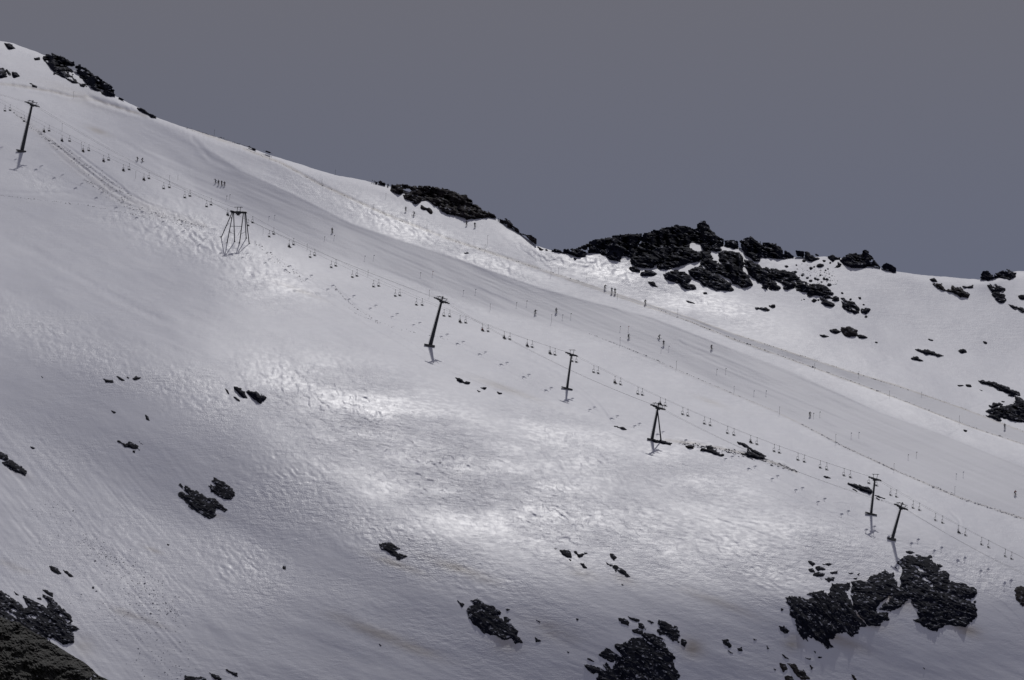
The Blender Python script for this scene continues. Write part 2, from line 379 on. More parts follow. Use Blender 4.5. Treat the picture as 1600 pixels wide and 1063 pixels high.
def rock_mat(name, c0, c1, moss=None):
    m, nt, b = newmat(name)
    tc = N(nt, 'ShaderNodeTexCoord').outputs['Object']
    col = mixc(nt, ramp(nt, noise(nt, tc, .7, 5), .35, .68), c0, c1)
    if moss: col = mixc(nt, ramp(nt, noise(nt, tc, .16, 5), .42, .6), col, moss)
    # thin snow caught on the flatter ledges and in cracks
    ge = N(nt, 'ShaderNodeNewGeometry'); sp = N(nt, 'ShaderNodeSeparateXYZ'); nt.links.new(ge.outputs['Normal'], sp.inputs[0])
    mu = N(nt, 'ShaderNodeMath', operation='MULTIPLY'); nt.links.new(ramp(nt, sp.outputs['Z'], .62, .78), mu.inputs[0]); nt.links.new(ramp(nt, noise(nt, tc, .9, 4), .58, .65), mu.inputs[1])
    col = mixc(nt, mu.outputs[0], col, (.42, .43, .50))
    nt.links.new(col, b.inputs['Base Color']); b.inputs['Roughness'].default_value = .85; b.inputs['Specular IOR Level'].default_value = .05
    bp = N(nt, 'ShaderNodeBump'); nt.links.new(noise(nt, tc, 1.4, 5), bp.inputs['Height']); bp.inputs['Distance'].default_value = .3; bp.inputs['Strength'].default_value = .45
    nt.links.new(bp.outputs[0], b.inputs['Normal'])
    return m
ROCK = rock_mat('dark_schist', (.006, .007, .015), (.018, .020, .034))
ROCKB = rock_mat('brown_schist', (.013, .012, .016), (.042, .035, .036))
ROCKF = rock_mat('mossy_schist', (.022, .02, .018), (.05, .045, .035), (.035, .038, .014))
def flat_mat(name, c, rough=.6, metal=0.0):
    m, nt, b = newmat(name)
    tc = N(nt, 'ShaderNodeTexCoord').outputs['Object']
    nt.links.new(mixc(nt, noise(nt, tc, 3.0, 3), tuple(x * .8 for x in c), tuple(min(1, x * 1.2) for x in c)), b.inputs['Base Color'])
    b.inputs['Roughness'].default_value = rough; b.inputs['Metallic'].default_value = metal
    return m

# ------------------------------------------------------------------ helpers
def link_mesh(name, V, Fc, mat, parent=None, smooth=False):
    me = bpy.data.meshes.new(name)
    V = np.asarray(V, np.float32).reshape(-1, 3); Fc = np.asarray(Fc)
    if Fc.ndim == 2 and len(Fc):
        k = Fc.shape[1]
        me.vertices.add(len(V)); me.vertices.foreach_set('co', V.ravel())
        me.loops.add(Fc.size); me.loops.foreach_set('vertex_index', Fc.ravel().astype(np.int32))
        me.polygons.add(len(Fc)); me.polygons.foreach_set('loop_start', np.arange(0, Fc.size, k, dtype=np.int32))
        me.polygons.foreach_set('loop_total', np.full(len(Fc), k, np.int32))
        me.update(calc_edges=True); me.validate()
    me.polygons.foreach_set('use_smooth', np.full(len(me.polygons), smooth)); me.materials.append(mat)
    o = bpy.data.objects.new(name, me); COL.objects.link(o)
    if parent: o.parent = parent
    return o
def tag(o, label=None, cat=None, group=None, kind=None):
    if label: o['label'] = label
    if cat: o['category'] = cat
    if group: o['group'] = group
    if kind: o['kind'] = kind
    return o
def empty(name, loc=(0, 0, 0)):
    o = bpy.data.objects.new(name, None); COL.objects.link(o); o.location = loc; o.empty_display_size = .5
    return o
# ------------------------------------------------------------------ snow slope
DUST = [(1330, 960, 45, 12, .9), (1390, 930, 40, 14, .8), (1510, 985, 25, 10, .6), (1310, 1000, 40, 10, .6), (1240, 1005, 14, 12, .6), (1080, 1012, 18, 14, .7), (860, 985, 40, 14, .35),
        (720, 890, 50, 8, .55), (620, 882, 40, 6, .5), (590, 990, 60, 9, .5), (640, 1010, 60, 9, .45), (555, 975, 40, 8, .4), (910, 895, 22, 10, .4), (1120, 940, 70, 7, .3), (975, 905, 20, 8, .3),
        (153, 205, 18, 4, .5), (790, 608, 50, 5, .4), (820, 618, 40, 4, .3), (1110, 628, 22, 4, .35), (240, 860, 14, 3, .4), (200, 960, 30, 6, .35), (230, 970, 30, 4, .4), (130, 1010, 18, 16, .3),
        (30, 738, 18, 6, .4), (20, 885, 40, 5, .25), (330, 803, 22, 4, .35), (1560, 350, 5, 5, 0), (470, 455, 40, 3, .3), (120, 150, 60, 10, .25), (330, 213, 60, 3, .5), (790, 1005, 24, 16, .4)]
def dust_mask(u, v):
    m = np.zeros(u.shape)
    for (cu, cv, a, b, s) in DUST:
        ang = math.radians(20); du = u - cu; dv = v - cv
        x = du * math.cos(ang) + dv * math.sin(ang); y = -du * math.sin(ang) + dv * math.cos(ang)
        m = np.maximum(m, s * np.exp(-(x / a) ** 2 - (y / b) ** 2))
    gro = sstep(-2, 2, v - at_u(BAND_UP, u)) * sstep(2, -2, v - at_u(BAND_LO, u)) * sstep(250, 400, u)
    ln = sstep(-1, 1, v - at_u(LANE_UP, u)) * sstep(1, -1, v - at_u(LANE_LO, u)) * sstep(800, 1000, u)
    pass
    lo = v - at_u(BAND_LO, u)
    m = np.maximum(m, .45 * np.exp(-(lo / 1.5) ** 2) * sstep(850, 1450, u))
    for L in (LANE_LO, LANE_UP):
        m = np.maximum(m, .7 * sstep(700, 900, u) * np.exp(-((v - at_u(L, u)) / .9) ** 2))
    for pts in (TRACKS[0][0], TRACKS[1][0], TRACKS[5][0], TRACKS[21][0]):
        d, _ = dist_poly(u, v, pts); m = np.maximum(m, .55 * np.exp(-(d / 2.) ** 2))
    # the churned strip beside the first tower
    d, p = dist_poly(u, v, [(20, 172), (60, 205), (100, 240), (140, 275), (190, 310), (260, 335), (320, 352)])
    m = np.maximum(m, .16 * np.exp(-(d / (3 + 8 * np.sin(3.1 * p))) ** 2))
    return m + .05

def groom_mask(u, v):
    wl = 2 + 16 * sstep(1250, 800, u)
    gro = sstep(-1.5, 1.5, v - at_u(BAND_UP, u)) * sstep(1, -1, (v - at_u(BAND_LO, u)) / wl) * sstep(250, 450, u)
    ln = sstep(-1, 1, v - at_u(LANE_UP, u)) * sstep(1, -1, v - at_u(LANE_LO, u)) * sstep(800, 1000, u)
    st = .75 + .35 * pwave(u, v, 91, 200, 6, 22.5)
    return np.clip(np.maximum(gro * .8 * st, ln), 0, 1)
def build_slope():
    us = np.concatenate([np.arange(-2400, -40, 60.), np.arange(-40, 1641, 2.), np.arange(1660, 4200, 60.)])
    w_in = np.linspace(0, 1, 500)
    w_lo = np.arange(1, 40) / 39.
    nb = 26
    U = []; V = []; Y = []
    rv = at_u(RIDGE, us)
    rv = rv + .5 * fbm(us / 14., us * 0, 3, 61)
    for w in w_in:
        U.append(us); V.append(rv + w * (1090 - rv))
    for w in w_lo:
        U.append(us); V.append(1090 + 0 * us + w * 1450)
    U = np.array(U); V = np.array(V)
    Yf = depth(U.ravel(), V.ravel()).reshape(U.shape)
    Pn = pos(U, V, Yf)
    # far side of the mountain: rows that fall away behind the ridge
    top = Pn[0]; back = []
    for k in range(nb, 0, -1):
        s = (k / nb) ** 2 * 900.
        p = top.copy(); p[:, 1] += s; p[:, 2] -= s * s / (s + 60.) * .42 + 6 * fbm(top[:, 0] / 40., top[:, 1] * 0 + s / 40., 3, 3) * min(1, s / 80.)
        back.append(p)
    A = np.concatenate([np.array(back), Pn], axis=0)
    R, C = A.shape[:2]
    idx = np.arange(R * C).reshape(R, C)
    Fc = np.stack([idx[:-1, :-1], idx[1:, :-1], idx[1:, 1:], idx[:-1, 1:]], -1).reshape(-1, 4)
    o = link_mesh('snow_slope', A.reshape(-1, 3), Fc, SNOW, None, True)
    r = np.concatenate([np.full((nb, C), .1), rough_mask(U, V)]); d = np.concatenate([np.full((nb, C), .05), dust_mask(U, V)])
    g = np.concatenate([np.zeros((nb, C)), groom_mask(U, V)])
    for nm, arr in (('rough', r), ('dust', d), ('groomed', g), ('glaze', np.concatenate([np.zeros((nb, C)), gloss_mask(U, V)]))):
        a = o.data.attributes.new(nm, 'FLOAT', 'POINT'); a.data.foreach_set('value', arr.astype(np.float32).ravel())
    tag(o, kind='structure')
    return o
build_slope()
# valley floor far below the camera
def valley():
    m = flat_mat('valley_snow', (.6, .6, .63), .8)
    g = np.linspace(-9000, 9000, 60); X, Yv = np.meshgrid(g, np.linspace(-3000, 16000, 60))
    Z = -260 + 14 * fbm(X / 1500., Yv / 1500., 3, 77)
    idx = np.arange(3600).reshape(60, 60)
    Fc = np.stack([idx[:-1, :-1], idx[:-1, 1:], idx[1:, 1:], idx[1:, :-1]], -1).reshape(-1, 4)
    tag(link_mesh('valley_ground', np.stack([X, Yv, Z], -1), Fc, m, None, True), kind='structure')
valley()
# ------------------------------------------------------------------ rock
def tr(pts, o=(0, 0), s=1.0):
    return [(o[0] + x / s, o[1] + y / s) for x, y in pts]

def rock(name, polys, label, cat='rock', group=None, holes=(), th=2.2, mat=None, rag=1.0, strat=28, pocket=0.0, back=3.0, seed=None, steep=.11, kind=None, cap=None):
    """a crag standing out of the slope: its outline follows the photo, its depth, crags and back are modelled"""
    allp = np.array([p for P in polys for p in P])
    u0, v0 = allp.min(0); u1, v1 = allp.max(0); size = max(u1 - u0, v1 - v0)
    st = .55 if size < 22 else (.8 if size < 70 else 1.0)
    pad = 3 + rag * 2
    us = np.arange(u0 - pad, u1 + pad, st); vs = np.arange(v0 - pad, v1 + pad, st)
    U, V = np.meshgrid(us, vs)
    sd = int(u0 * 3 + v0 * 7) % 91 if seed is None else seed
    S = np.full(U.shape, -99.)
    for P in polys: S = np.maximum(S, sdist(U, V, P))
    a = math.radians(strat); X = U * math.cos(a) + V * math.sin(a); Z = -U * math.sin(a) + V * math.cos(a)
    ragn = rag * min(1.0, .35 + size / 45.)
    S = S + ragn * (1.5 * fbm(X / 9., Z / 5.0, 4, sd, .6) + 1.0 * gnoise(X / 7., Z / 2.4, sd + 1) + .55)
    for H in holes: S = np.minimum(S, -sdist(U, V, H) + 1.9 * fbm(U / 6., V / 4., 3, sd + 3, .6))
    if v1 < 480 and size > 30: pocket = max(pocket, .2)
    if pocket > 0:
        inner = sstep(0, 5, S)
        pk = fbm(X / 11., Z / 3.6, 3, sd + 9)
        S = np.where(pk > 0.86 - pocket, np.minimum(S, (0.86 - pocket - pk) * 7), S)
    R = at_u(RIDGE, U)
    Vt = np.maximum(V, R + 2.0)
    T = depth(U.ravel(), Vt.ravel()).reshape(U.shape) + (Vt - V) * steep
    Sc = np.clip(S, -4, 60)
    Tv = np.abs(np.gradient(T, axis=0)) / st; md = float(np.median(Tv)); gentle = v1 < 560 or md > .55
    # the rock stands as a steep face: it rises from its lower edge more steeply than the snow around it
    w = np.zeros(U.shape); face = .215 + .06 * fbm(U / 22., V / 22., 2, sd + 4)
    mask = S > 0
    for r in range(U.shape[0] - 2, -1, -1):
        w[r] = np.where(mask[r], w[r + 1] + np.maximum(T[r] - T[r + 1], 0) - np.maximum(face[r], .08) * st, 0)
    cp = cap or (26. if gentle else 1.8)
    w = cp * (1 - np.exp(-w / cp))
    for _ in range(int(10 / st)):
        w[:, 1:-1] = np.where(mask[:, 1:-1], (w[:, :-2] + 2 * w[:, 1:-1] + w[:, 2:]) / 4, w[:, 1:-1])
    hh = .30 * th * (1 - np.exp(-np.maximum(Sc, 0) / (1.2 + .6 * th)))
    q = fbm(X / 24., Z / 13., 4, sd + 5, .55)
    L = Z / 11. + .9 * fbm(X / 34., Z / 16., 3, sd + 6); saw = L - np.floor(L); saw = np.where(saw < .7, saw / .7, (1 - saw) / .3)
    L2 = (Z + .7 * X) / 7.1 + .8 * fbm(X / 15., Z / 9., 2, sd + 8); s2 = L2 - np.floor(L2)
    qq = .9 * q + .50 * (1 - saw) * (1 + gnoise(X / 18., Z / 9., sd + 12)) + .14 * s2
    amp = np.minimum(1, np.maximum(Sc, 0) / 4.) * min(1.0, size / 60. + .25)
    damp = 1.0 if gentle else min(max(md / .75, .28), 1.0)
    o = np.where(Sc > 0, .12 + w * damp + damp * (hh + amp * th * (.55 if gentle else .42) * qq), Sc * .5)
    o = np.where(Sc > 0, np.maximum(o, .1), o)
    Y = T - o
    Pf = pos(U, V, Y)
    above = V < R + 1.5
    lim = np.where(above, .05, -1.3)
    ok = S > lim
    cell = ok[:-1, :-1] & ok[1:, :-1] & ok[1:, 1:] & ok[:-1, 1:]
    if not cell.any(): return None
    # back: the same outline pushed into or over the hill, slightly smaller
    Pb = pos(U, V, T + back * (.5 + .5 * np.minimum(1, np.maximum(Sc, 0) / 6.)))
    Pb[..., 2] -= .35 * back * (1 - np.exp(-np.maximum(Sc, 0) / 8.)) * above
    n = U.size; idx = np.arange(n).reshape(U.shape)
    q4 = np.stack([idx[:-1, :-1], idx[1:, :-1], idx[1:, 1:], idx[:-1, 1:]], -1)[cell]
    faces = [q4, q4[:, ::-1] + n]
    # rim between front and back
    c = np.pad(cell, 1)
    ii, jj = np.nonzero(cell)
    for (di, dj, a1, b1) in ((-1, 0, (0, 1), (0, 0)), (1, 0, (1, 0), (1, 1)), (0, -1, (0, 0), (1, 0)), (0, 1, (1, 1), (0, 1))):
        e = ~c[ii + 1 + di, jj + 1 + dj]
        p = idx[ii[e] + a1[0], jj[e] + a1[1]]; r = idx[ii[e] + b1[0], jj[e] + b1[1]]
        faces.append(np.stack([p, p + n, r + n, r], -1)[:, ::-1])
    Fc = np.concatenate(faces)
    used = np.unique(Fc); mp = np.full(2 * n, -1); mp[used] = np.arange(len(used))
    Vx = np.concatenate([Pf.reshape(-1, 3), Pb.reshape(-1, 3)])[used]
    c0 = Vx.mean(0)
    ob = link_mesh(name, Vx - c0, mp[Fc], mat or ROCK)
    ob.location = c0
    tag(ob, label, cat, group, kind)
    return ob

A4 = (0, 50); A5 = (860, 320); E5 = (1200, 385); K = 7.875
OUT = 'rocky_outcrop'
# --- upper left corner
rock('boulder', [tr([(30, 75), (60, 70), (75, 85), (100, 105), (60, 108), (35, 95)], A4, 4)], 'lone dark boulder on the snow crest in the top left corner')
rock(OUT, [[(-6, 108), (4, 107), (9, 112), (10, 120), (0, 122), (-8, 120)]], 'rounded black outcrop cut by the left edge near the top', 'rock')
rock(OUT, [[(10, 110), (16, 114), (17, 120), (13, 118)], [(17, 112), (27, 113), (30, 120), (22, 121)]], 'pair of thin dark ribs just right of the outcrop at the upper left edge', 'rock')
rock(OUT, [tr([(265, 165), (285, 145), (335, 135), (400, 160), (445, 185), (500, 205), (560, 240), (600, 275), (640, 300), (690, 330), (715, 360), (722, 396), (690, 405), (640, 385), (590, 360),
    (550, 340), (525, 345), (490, 320), (460, 318), (400, 285), (370, 270), (335, 262), (330, 235), (300, 205)], A4, 4)], 'long ragged black crag with snow gullies on the crest at the upper left', 'rock',
    holes=[tr([(428, 215), (450, 225), (458, 290), (500, 325), (540, 335), (520, 300), (480, 260), (470, 215)], A4, 4), tr([(420, 240), (440, 250), (455, 280), (430, 265)], A4, 4)], th=2.6, pocket=.28, back=6)
rock('boulder', [[(54, 91), (62, 90), (62, 94), (55, 94)]], 'small stone left of the long crag at the upper left')
rock('boulder', [[(50, 132), (58, 135), (57, 137), (51, 135)], [(46, 130), (50, 131), (48, 132)]], 'two small stones above the ploughed snow bank at the upper left')
rock('boulder', [[(186, 152), (193, 156), (190, 157), (185, 155)]], 'small stone on the skyline just below the long upper left crag')
rock(OUT, [tr([(860, 475), (880, 474), (905, 485), (930, 505), (975, 532), (960, 535), (920, 515), (880, 497), (862, 485)], A4, 4)], 'low narrow dark rib on the skyline right of the snow bank', 'rock')
rock('boulder', [[(388, 230), (397, 231), (403, 234), (395, 234)]], 'tiny dark stone on the skyline above the upper piste')
rock('boulder', [[(410, 234), (420, 237), (425, 240), (415, 238)]], 'thin stone on the skyline, second of two above the upper piste')
B6 = (590, 270); S6 = 6.154
rock(OUT, [tr([(-60, 70), (0, 78), (40, 82), (75, 98), (115, 110), (240, 112), (340, 122), (430, 122), (560, 128), (650, 158), (745, 178), (800, 205), (850, 213), (885, 240), (920, 285), (960, 320),
    (1000, 350), (1050, 375), (1090, 370), (1125, 395), (1140, 433), (1090, 430), (1040, 430), (940, 440), (860, 440), (800, 425), (720, 400), (650, 390), (610, 365), (590, 340), (595, 300),
    (560, 315), (520, 300), (480, 265), (420, 262), (400, 290), (370, 302), (320, 275), (260, 245), (250, 215), (285, 205), (280, 190), (200, 205), (125, 170), (160, 140), (110, 122), (70, 112), (0, 98)], B6, S6)],
    'big rounded brown-black cliff standing on the skyline in the middle left', 'cliff', holes=[tr([(250, 150), (310, 148), (330, 160), (290, 200), (275, 190)], B6, S6)], th=3.6, mat=ROCKB, pocket=.12, back=10)
rock(OUT, [tr([(410, 315), (440, 318), (480, 340), (520, 350), (530, 375), (515, 392), (470, 360), (415, 335)], B6, S6)], 'low rib in the shaded snow below the rounded skyline cliff', 'rock', mat=ROCKB)
rock(OUT, [tr([(1150, 435), (1190, 445), (1230, 440), (1275, 458), (1310, 505), (1350, 538), (1365, 568), (1430, 598), (1475, 598), (1530, 628), (1533, 695), (1480, 665), (1430, 612), (1370, 582),
    (1310, 552), (1245, 520), (1240, 500), (1190, 480)], B6, S6), [(838, 384), (848, 388), (856, 391), (846, 391)]], 'chain of knobbly dark rocks running down the skyline to the saddle', 'rock', mat=ROCKB, rag=.7, back=5)
rock('boulder', [[(725, 395), (731, 394), (732, 396), (726, 397)]], 'lone flat stone in the bright strip above the main piste')
# --- the far rock massif
rock(OUT, [tr([(0, 281), (70, 283), (150, 275), (180, 266), (250, 230), (300, 212), (400, 195), (500, 180), (575, 183), (560, 230), (545, 270), (525, 330), (445, 320), (435, 352), (380, 345), (340, 315), (300, 300),
    (235, 290), (235, 268), (190, 275), (225, 300), (220, 325), (180, 325), (130, 310), (80, 305), (30, 292)], A5, 4)], 'western shoulder of the far rock massif, tapering to the saddle', 'cliff',
    holes=[tr([(355, 238), (375, 235), (372, 246), (358, 248)], A5, 4)], th=3.2, pocket=.1, back=10)
rock(OUT, [tr([(575, 183), (650, 160), (750, 135), (795, 125), (850, 135), (880, 150), (915, 147), (920, 115), (945, 103), (970, 100), (990, 130), (1020, 170), (1050, 200), (1082, 216), (1085, 240), (1060, 260),
    (1070, 290), (1000, 285), (960, 290), (955, 330), (930, 355), (860, 362), (800, 385), (740, 405), (680, 405), (670, 385), (700, 362), (650, 375), (640, 395), (560, 390), (510, 370), (500, 350), (522, 300), (548, 230)], A5, 4)],
    'highest block of the far rock massif with a pointed horn', 'cliff', holes=[tr([(870, 240), (900, 235), (935, 240), (950, 285), (910, 290), (868, 270)], A5, 4), tr([(551, 215), (557, 200), (565, 203), (555, 240), (545, 262), (541, 258)], A5, 4)], th=3.8, pocket=.1, back=12)
rock(OUT, [tr([(500, 390), (530, 385), (560, 410), (555, 422), (510, 420), (495, 400)], A5, 4)], 'rounded knob in the blue shade at the foot of the massif', 'rock')
rock(OUT, [tr([(565, 428), (590, 415), (620, 412), (662, 430), (655, 442), (600, 447), (565, 440)], A5, 4)], 'low dome beside the shaded knob under the massif', 'rock')
rock(OUT, [tr([(710, 440), (740, 420), (790, 412), (840, 425), (870, 450), (880, 470), (860, 490), (900, 510), (915, 535), (880, 530), (820, 515), (810, 490), (760, 480), (720, 465)], A5, 4)], 'dark pointed tongue lowest left under the high block', 'rock', th=2.5)
rock(OUT, [tr([(860, 412), (930, 388), (1000, 420), (1080, 460), (1120, 490), (1150, 533), (1110, 540), (1040, 530), (960, 505), (910, 470), (880, 450)], A5, 4)], 'long slanting slab lowest in the middle of the massif', 'rock', th=2.6, pocket=.1)
rock(OUT, [tr([(950, 300), (1000, 290), (1010, 330), (1060, 370), (1050, 300), (1100, 285), (1170, 300), (1200, 320), (1210, 370), (1190, 400), (1240, 450), (1262, 500), (1210, 520), (1140, 490), (1130, 470),
    (1060, 430), (990, 420), (930, 385), (945, 350)], A5, 4)], 'broad buttress below the horn of the massif', 'cliff', th=3, pocket=.2, holes=[tr([(1000, 292), (1022, 300), (1052, 345), (1040, 362), (1012, 330)], A5, 4)])
rock(OUT, [tr([(1088, 222), (1130, 218), (1172, 226), (1178, 260), (1150, 278), (1095, 258)], A5, 4)], 'small skyline block between the horn and the square summit', 'rock', back=6)
rock(OUT, [tr([(1175, 225), (1200, 212), (1250, 198), (1300, 228), (1350, 238), (1412, 238), (1440, 270), (1500, 300), (1522, 325), (1500, 340), (1430, 337), (1380, 335), (1310, 325), (1310, 352), (1275, 350), (1220, 315), (1195, 265)], A5, 4)],
    'square-topped eastern summit of the far massif', 'cliff', th=3.4, back=10, rag=.7)
rock(OUT, [tr([(1213, 345), (1290, 370), (1330, 395), (1362, 400), (1362, 440), (1355, 480), (1365, 500), (1355, 530), (1325, 520), (1338, 490), (1290, 480), (1250, 440), (1215, 385)], A5, 4)], 'steep broken rib below the square-topped summit', 'rock', pocket=.25, th=2.6)
rock(OUT, [tr([(10, 290), (100, 290), (200, 305), (330, 320), (400, 400), (300, 420), (330, 460), (325, 510), (240, 540), (190, 520), (210, 480), (140, 420), (60, 410), (150, 510), (130, 545), (10, 535), (0, 440)], E5, K)],
    'blocky scree patch right below the square-topped summit', 'scree', pocket=.34, strat=20)
rock(OUT, [tr([(345, 440), (400, 405), (450, 450), (520, 460), (620, 460), (720, 500), (800, 570), (780, 640), (700, 640), (620, 600), (540, 610), (480, 620), (490, 570), (350, 550)], E5, K)],
    'largest scree patch right of the far massif', 'scree', pocket=.3, strat=20)
rock(OUT, [tr([(640, 640), (700, 650), (760, 680), (820, 720), (800, 740), (720, 735), (660, 700)], E5, K)], 'narrow row of blocks under the largest scree patch', 'scree', pocket=.1)
rock(OUT, [tr([(790, 640), (830, 605), (870, 640), (870, 675), (790, 670)], E5, K)], 'single rounded block between the two right-hand scree patches', 'rock')
rock(OUT, [tr([(895, 640), (940, 650), (1000, 680), (1060, 680), (1090, 740), (1130, 770), (1110, 820), (1000, 810), (910, 735), (920, 700)], E5, K)], 'scree patch at the lower right end of the boulder band', 'scree', pocket=.3)
rock(OUT, [tr([(1140, 780), (1200, 760), (1260, 780), (1210, 830), (1150, 815)], E5, K)], 'last small scree patch at the right tip of the boulder band', 'scree', pocket=.2)
BS = 'small boulders scattered right of the far massif'
for (x, y, r) in [(480, 390, 22), (530, 425, 18), (580, 395, 16), (610, 410, 14), (690, 400, 14), (725, 405, 20), (660, 440, 13), (750, 472, 24), (570, 665, 26), (620, 660, 14), (1130, 635, 18), (1015, 655, 14), (1180, 715, 14), (1215, 825, 12),
                  (1205, 868, 14), (225, 248, 18), (340, 318, 16), (100, 295, 22), (530, 270, 20), (740, 278, 10), (710, 295, 10), (350, 230, 8), (910, 575, 14), (800, 725, 14), (420, 358, 13), (790, 363, 9), (645, 355, 12), (60, 740, 28), (2, 788, 18),
                  (445, 655, 11), (415, 662, 9), (570, 250, 16), (765, 205, 14), (690, 180, 16), (440, 180, 22)]:
    cu, cv = E5[0] + x / K, E5[1] + y / K; r = r / K
    P = [(cu + r * rnd.uniform(.8, 1.35) * math.cos(t), cv + .75 * r * rnd.uniform(.8, 1.2) * math.sin(t)) for t in np.linspace(0, 5.4, 7)]
    rock('boulder', [P], 'one of the small dark boulders strewn on the snow right of the far massif', 'boulder', BS)
rock(OUT, [tr([(345, 60), (410, 50), (445, 65), (455, 100), (440, 125), (370, 128), (350, 100)], E5, K)], 'rounded left block of the pair on the skyline right of the square summit', 'rock', back=5)
rock(OUT, [tr([(450, 70), (480, 65), (560, 115), (625, 155), (540, 187), (480, 165), (445, 120)], E5, K)], 'slanting right block of the pair on the skyline right of the square summit', 'rock', back=5)
rock('boulder', [tr([(578, 97), (600, 93), (622, 108), (615, 122), (590, 118)], E5, K)], 'little boulder on the skyline above the slanting block')
rock(OUT, [tr([(735, 122), (800, 105), (835, 130), (890, 137), (900, 158), (845, 150), (800, 185), (755, 155)], E5, K)], 'low skyline rocks just left of the large two-humped block', 'rock', back=5)
rock(OUT, [tr([(880, 172), (900, 145), (940, 115), (1000, 88), (1088, 80), (1100, 103), (1148, 92), (1165, 52), (1195, 38), (1235, 58), (1245, 95), (1300, 145), (1325, 195), (1390, 248), (1378, 258), (1322, 232), (1240, 250), (1150, 270),
    (1010, 255), (930, 225)], E5, K)], 'large two-humped black block standing on the skyline at the right', 'cliff', back=8, th=3, rag=.6)
rock(OUT, [tr([(1392, 248), (1455, 200), (1540, 235), (1575, 265), (1580, 315), (1550, 330), (1480, 295), (1405, 265)], E5, K)], 'round block on the skyline just right of the two-humped block', 'rock', back=5, rag=.7)
rock('boulder', [tr([(608, 215), (680, 225), (690, 240), (650, 262), (600, 245)], E5, K)], 'flat boulder in the snow below the slanting skyline block')
rock('boulder', [tr([(860, 190), (900, 225), (890, 250), (820, 265), (860, 240)], E5, K)], 'hooked stone in the snow at the left foot of the two-humped block')
F6 = (1200, 340)
rock(OUT, [tr([(1325, 378), (1338, 337), (1382, 333), (1396, 355), (1440, 345), (1490, 320), (1550, 345), (1542, 375), (1510, 388), (1440, 372), (1380, 394), (1345, 390)], F6, 4)], 'two joined dark blocks on the skyline near the right edge', 'cliff', back=6, th=2.6, rag=.7)
rock(OUT, [tr([(1025, 412), (1080, 418), (1100, 445), (1150, 455), (1148, 430), (1200, 433), (1222, 460), (1260, 480), (1255, 500), (1200, 492), (1150, 465), (1090, 455), (1040, 430)], F6, 4)], 'grey stony patch on the far snow bowl left of the joined blocks', 'scree', pocket=.2, mat=ROCKB)
rock(OUT, [tr([(1005, 385), (1040, 380), (1055, 400), (1030, 400)], F6, 4)], 'small patch of stones above the grey stony patch', 'rock')
rock(OUT, [tr([(1218, 432), (1280, 425), (1282, 440), (1240, 440)], F6, 4)], 'small stones between the grey stony patch and the right-hand scree', 'rock', pocket=.2)
rock(OUT, [tr([(1370, 425), (1420, 418), (1480, 445), (1475, 462), (1400, 466)], F6, 4)], 'upper scree patch below the joined skyline blocks', 'scree', pocket=.35)
rock(OUT, [tr([(1400, 470), (1470, 463), (1488, 520), (1465, 537), (1410, 507)], F6, 4)], 'lower scree patch below the joined skyline blocks', 'scree', pocket=.35)
rock(OUT, [tr([(1500, 540), (1590, 565), (1620, 600), (1540, 572)], F6, 4)], 'lowest scree strip at the right edge under the skyline', 'scree', pocket=.3)
rock('boulder', [tr([(1565, 490), (1610, 483), (1610, 515), (1570, 507)], F6, 4)], 'round boulder at the right edge above the lowest scree strip')
# --- right side below the massif
rock(OUT, [tr([(385, 705), (420, 698), (455, 713), (445, 727), (400, 720)], F6, 4)], 'left rock of the small cluster on the bright bowl under the boulder band', 'rock')
rock(OUT, [tr([(455, 690), (500, 685), (555, 705), (557, 735), (510, 747), (475, 740), (465, 712)], F6, 4)], 'middle and biggest rock of the small cluster on the bright bowl', 'rock', mat=ROCKB)
rock('boulder', [tr([(550, 736), (600, 735), (620, 750), (570, 757)], F6, 4)], 'right rock of the small cluster on the bright bowl')
rock('boulder', [tr([(325, 735), (350, 732), (380, 745), (340, 748)], F6, 4)], 'flat stone just below left of the cluster on the bright bowl')
rock('boulder', [tr([(660, 778), (682, 780), (684, 786), (665, 784)], F6, 4)], 'tiny stone trailing right of the cluster on the bright bowl')
rock(OUT, [tr([(918, 820), (960, 828), (1000, 830), (1040, 845), (1095, 866), (1040, 862), (985, 852), (940, 838)], F6, 4)], 'thin sliver of rock in the middle of the right snow bowl', 'rock')
rock('boulder', [tr([(898, 880), (930, 868), (950, 885), (968, 896), (915, 890)], F6, 4)], 'small stone just below the thin sliver of rock')
rock('boulder', [tr([(1188, 835), (1220, 823), (1243, 842), (1215, 853)], F6, 4)], 'single round stone alone right of the thin sliver')
rock('boulder', [tr([(1345, 775), (1365, 780), (1368, 788), (1350, 785)], F6, 4)], 'tiny stone alone high in the right snow bowl')
rock('boulder', [tr([(1005, 760), (1035, 770), (1015, 768)], F6, 4)], 'tiny speck of rock above the thin sliver')
rock('boulder', [tr([(845, 600), (870, 605), (905, 618), (870, 612)], A5, 4)], 'thin sliver of rock in the snow below the massif')
rock(OUT, [tr([(612, 483), (645, 485), (660, 505), (672, 517), (635, 505), (620, 495)], A5, 4)], 'stones poking from the bright snow under the low dome', 'rock', pocket=.2)
rock('boulder', [tr([(955, 550), (975, 548), (978, 558), (960, 557)], A5, 4)], 'tiny stone right below the slanting slab of the massif')
rock('boulder', [tr([(145, 334), (165, 338), (158, 342), (148, 340)], A5, 4)], 'tiny stone below the western shoulder of the massif')
rock('boulder', [tr([(1312, 648), (1345, 642), (1366, 660), (1340, 664)], A5, 4), tr([(1370, 632), (1402, 632), (1395, 639)], A5, 4), tr([(1282, 645), (1297, 645), (1290, 649)], A5, 4)], 'three flat stones in the snow below the middle of the boulder band')
G8 = (1500, 580); S8 = 11.81
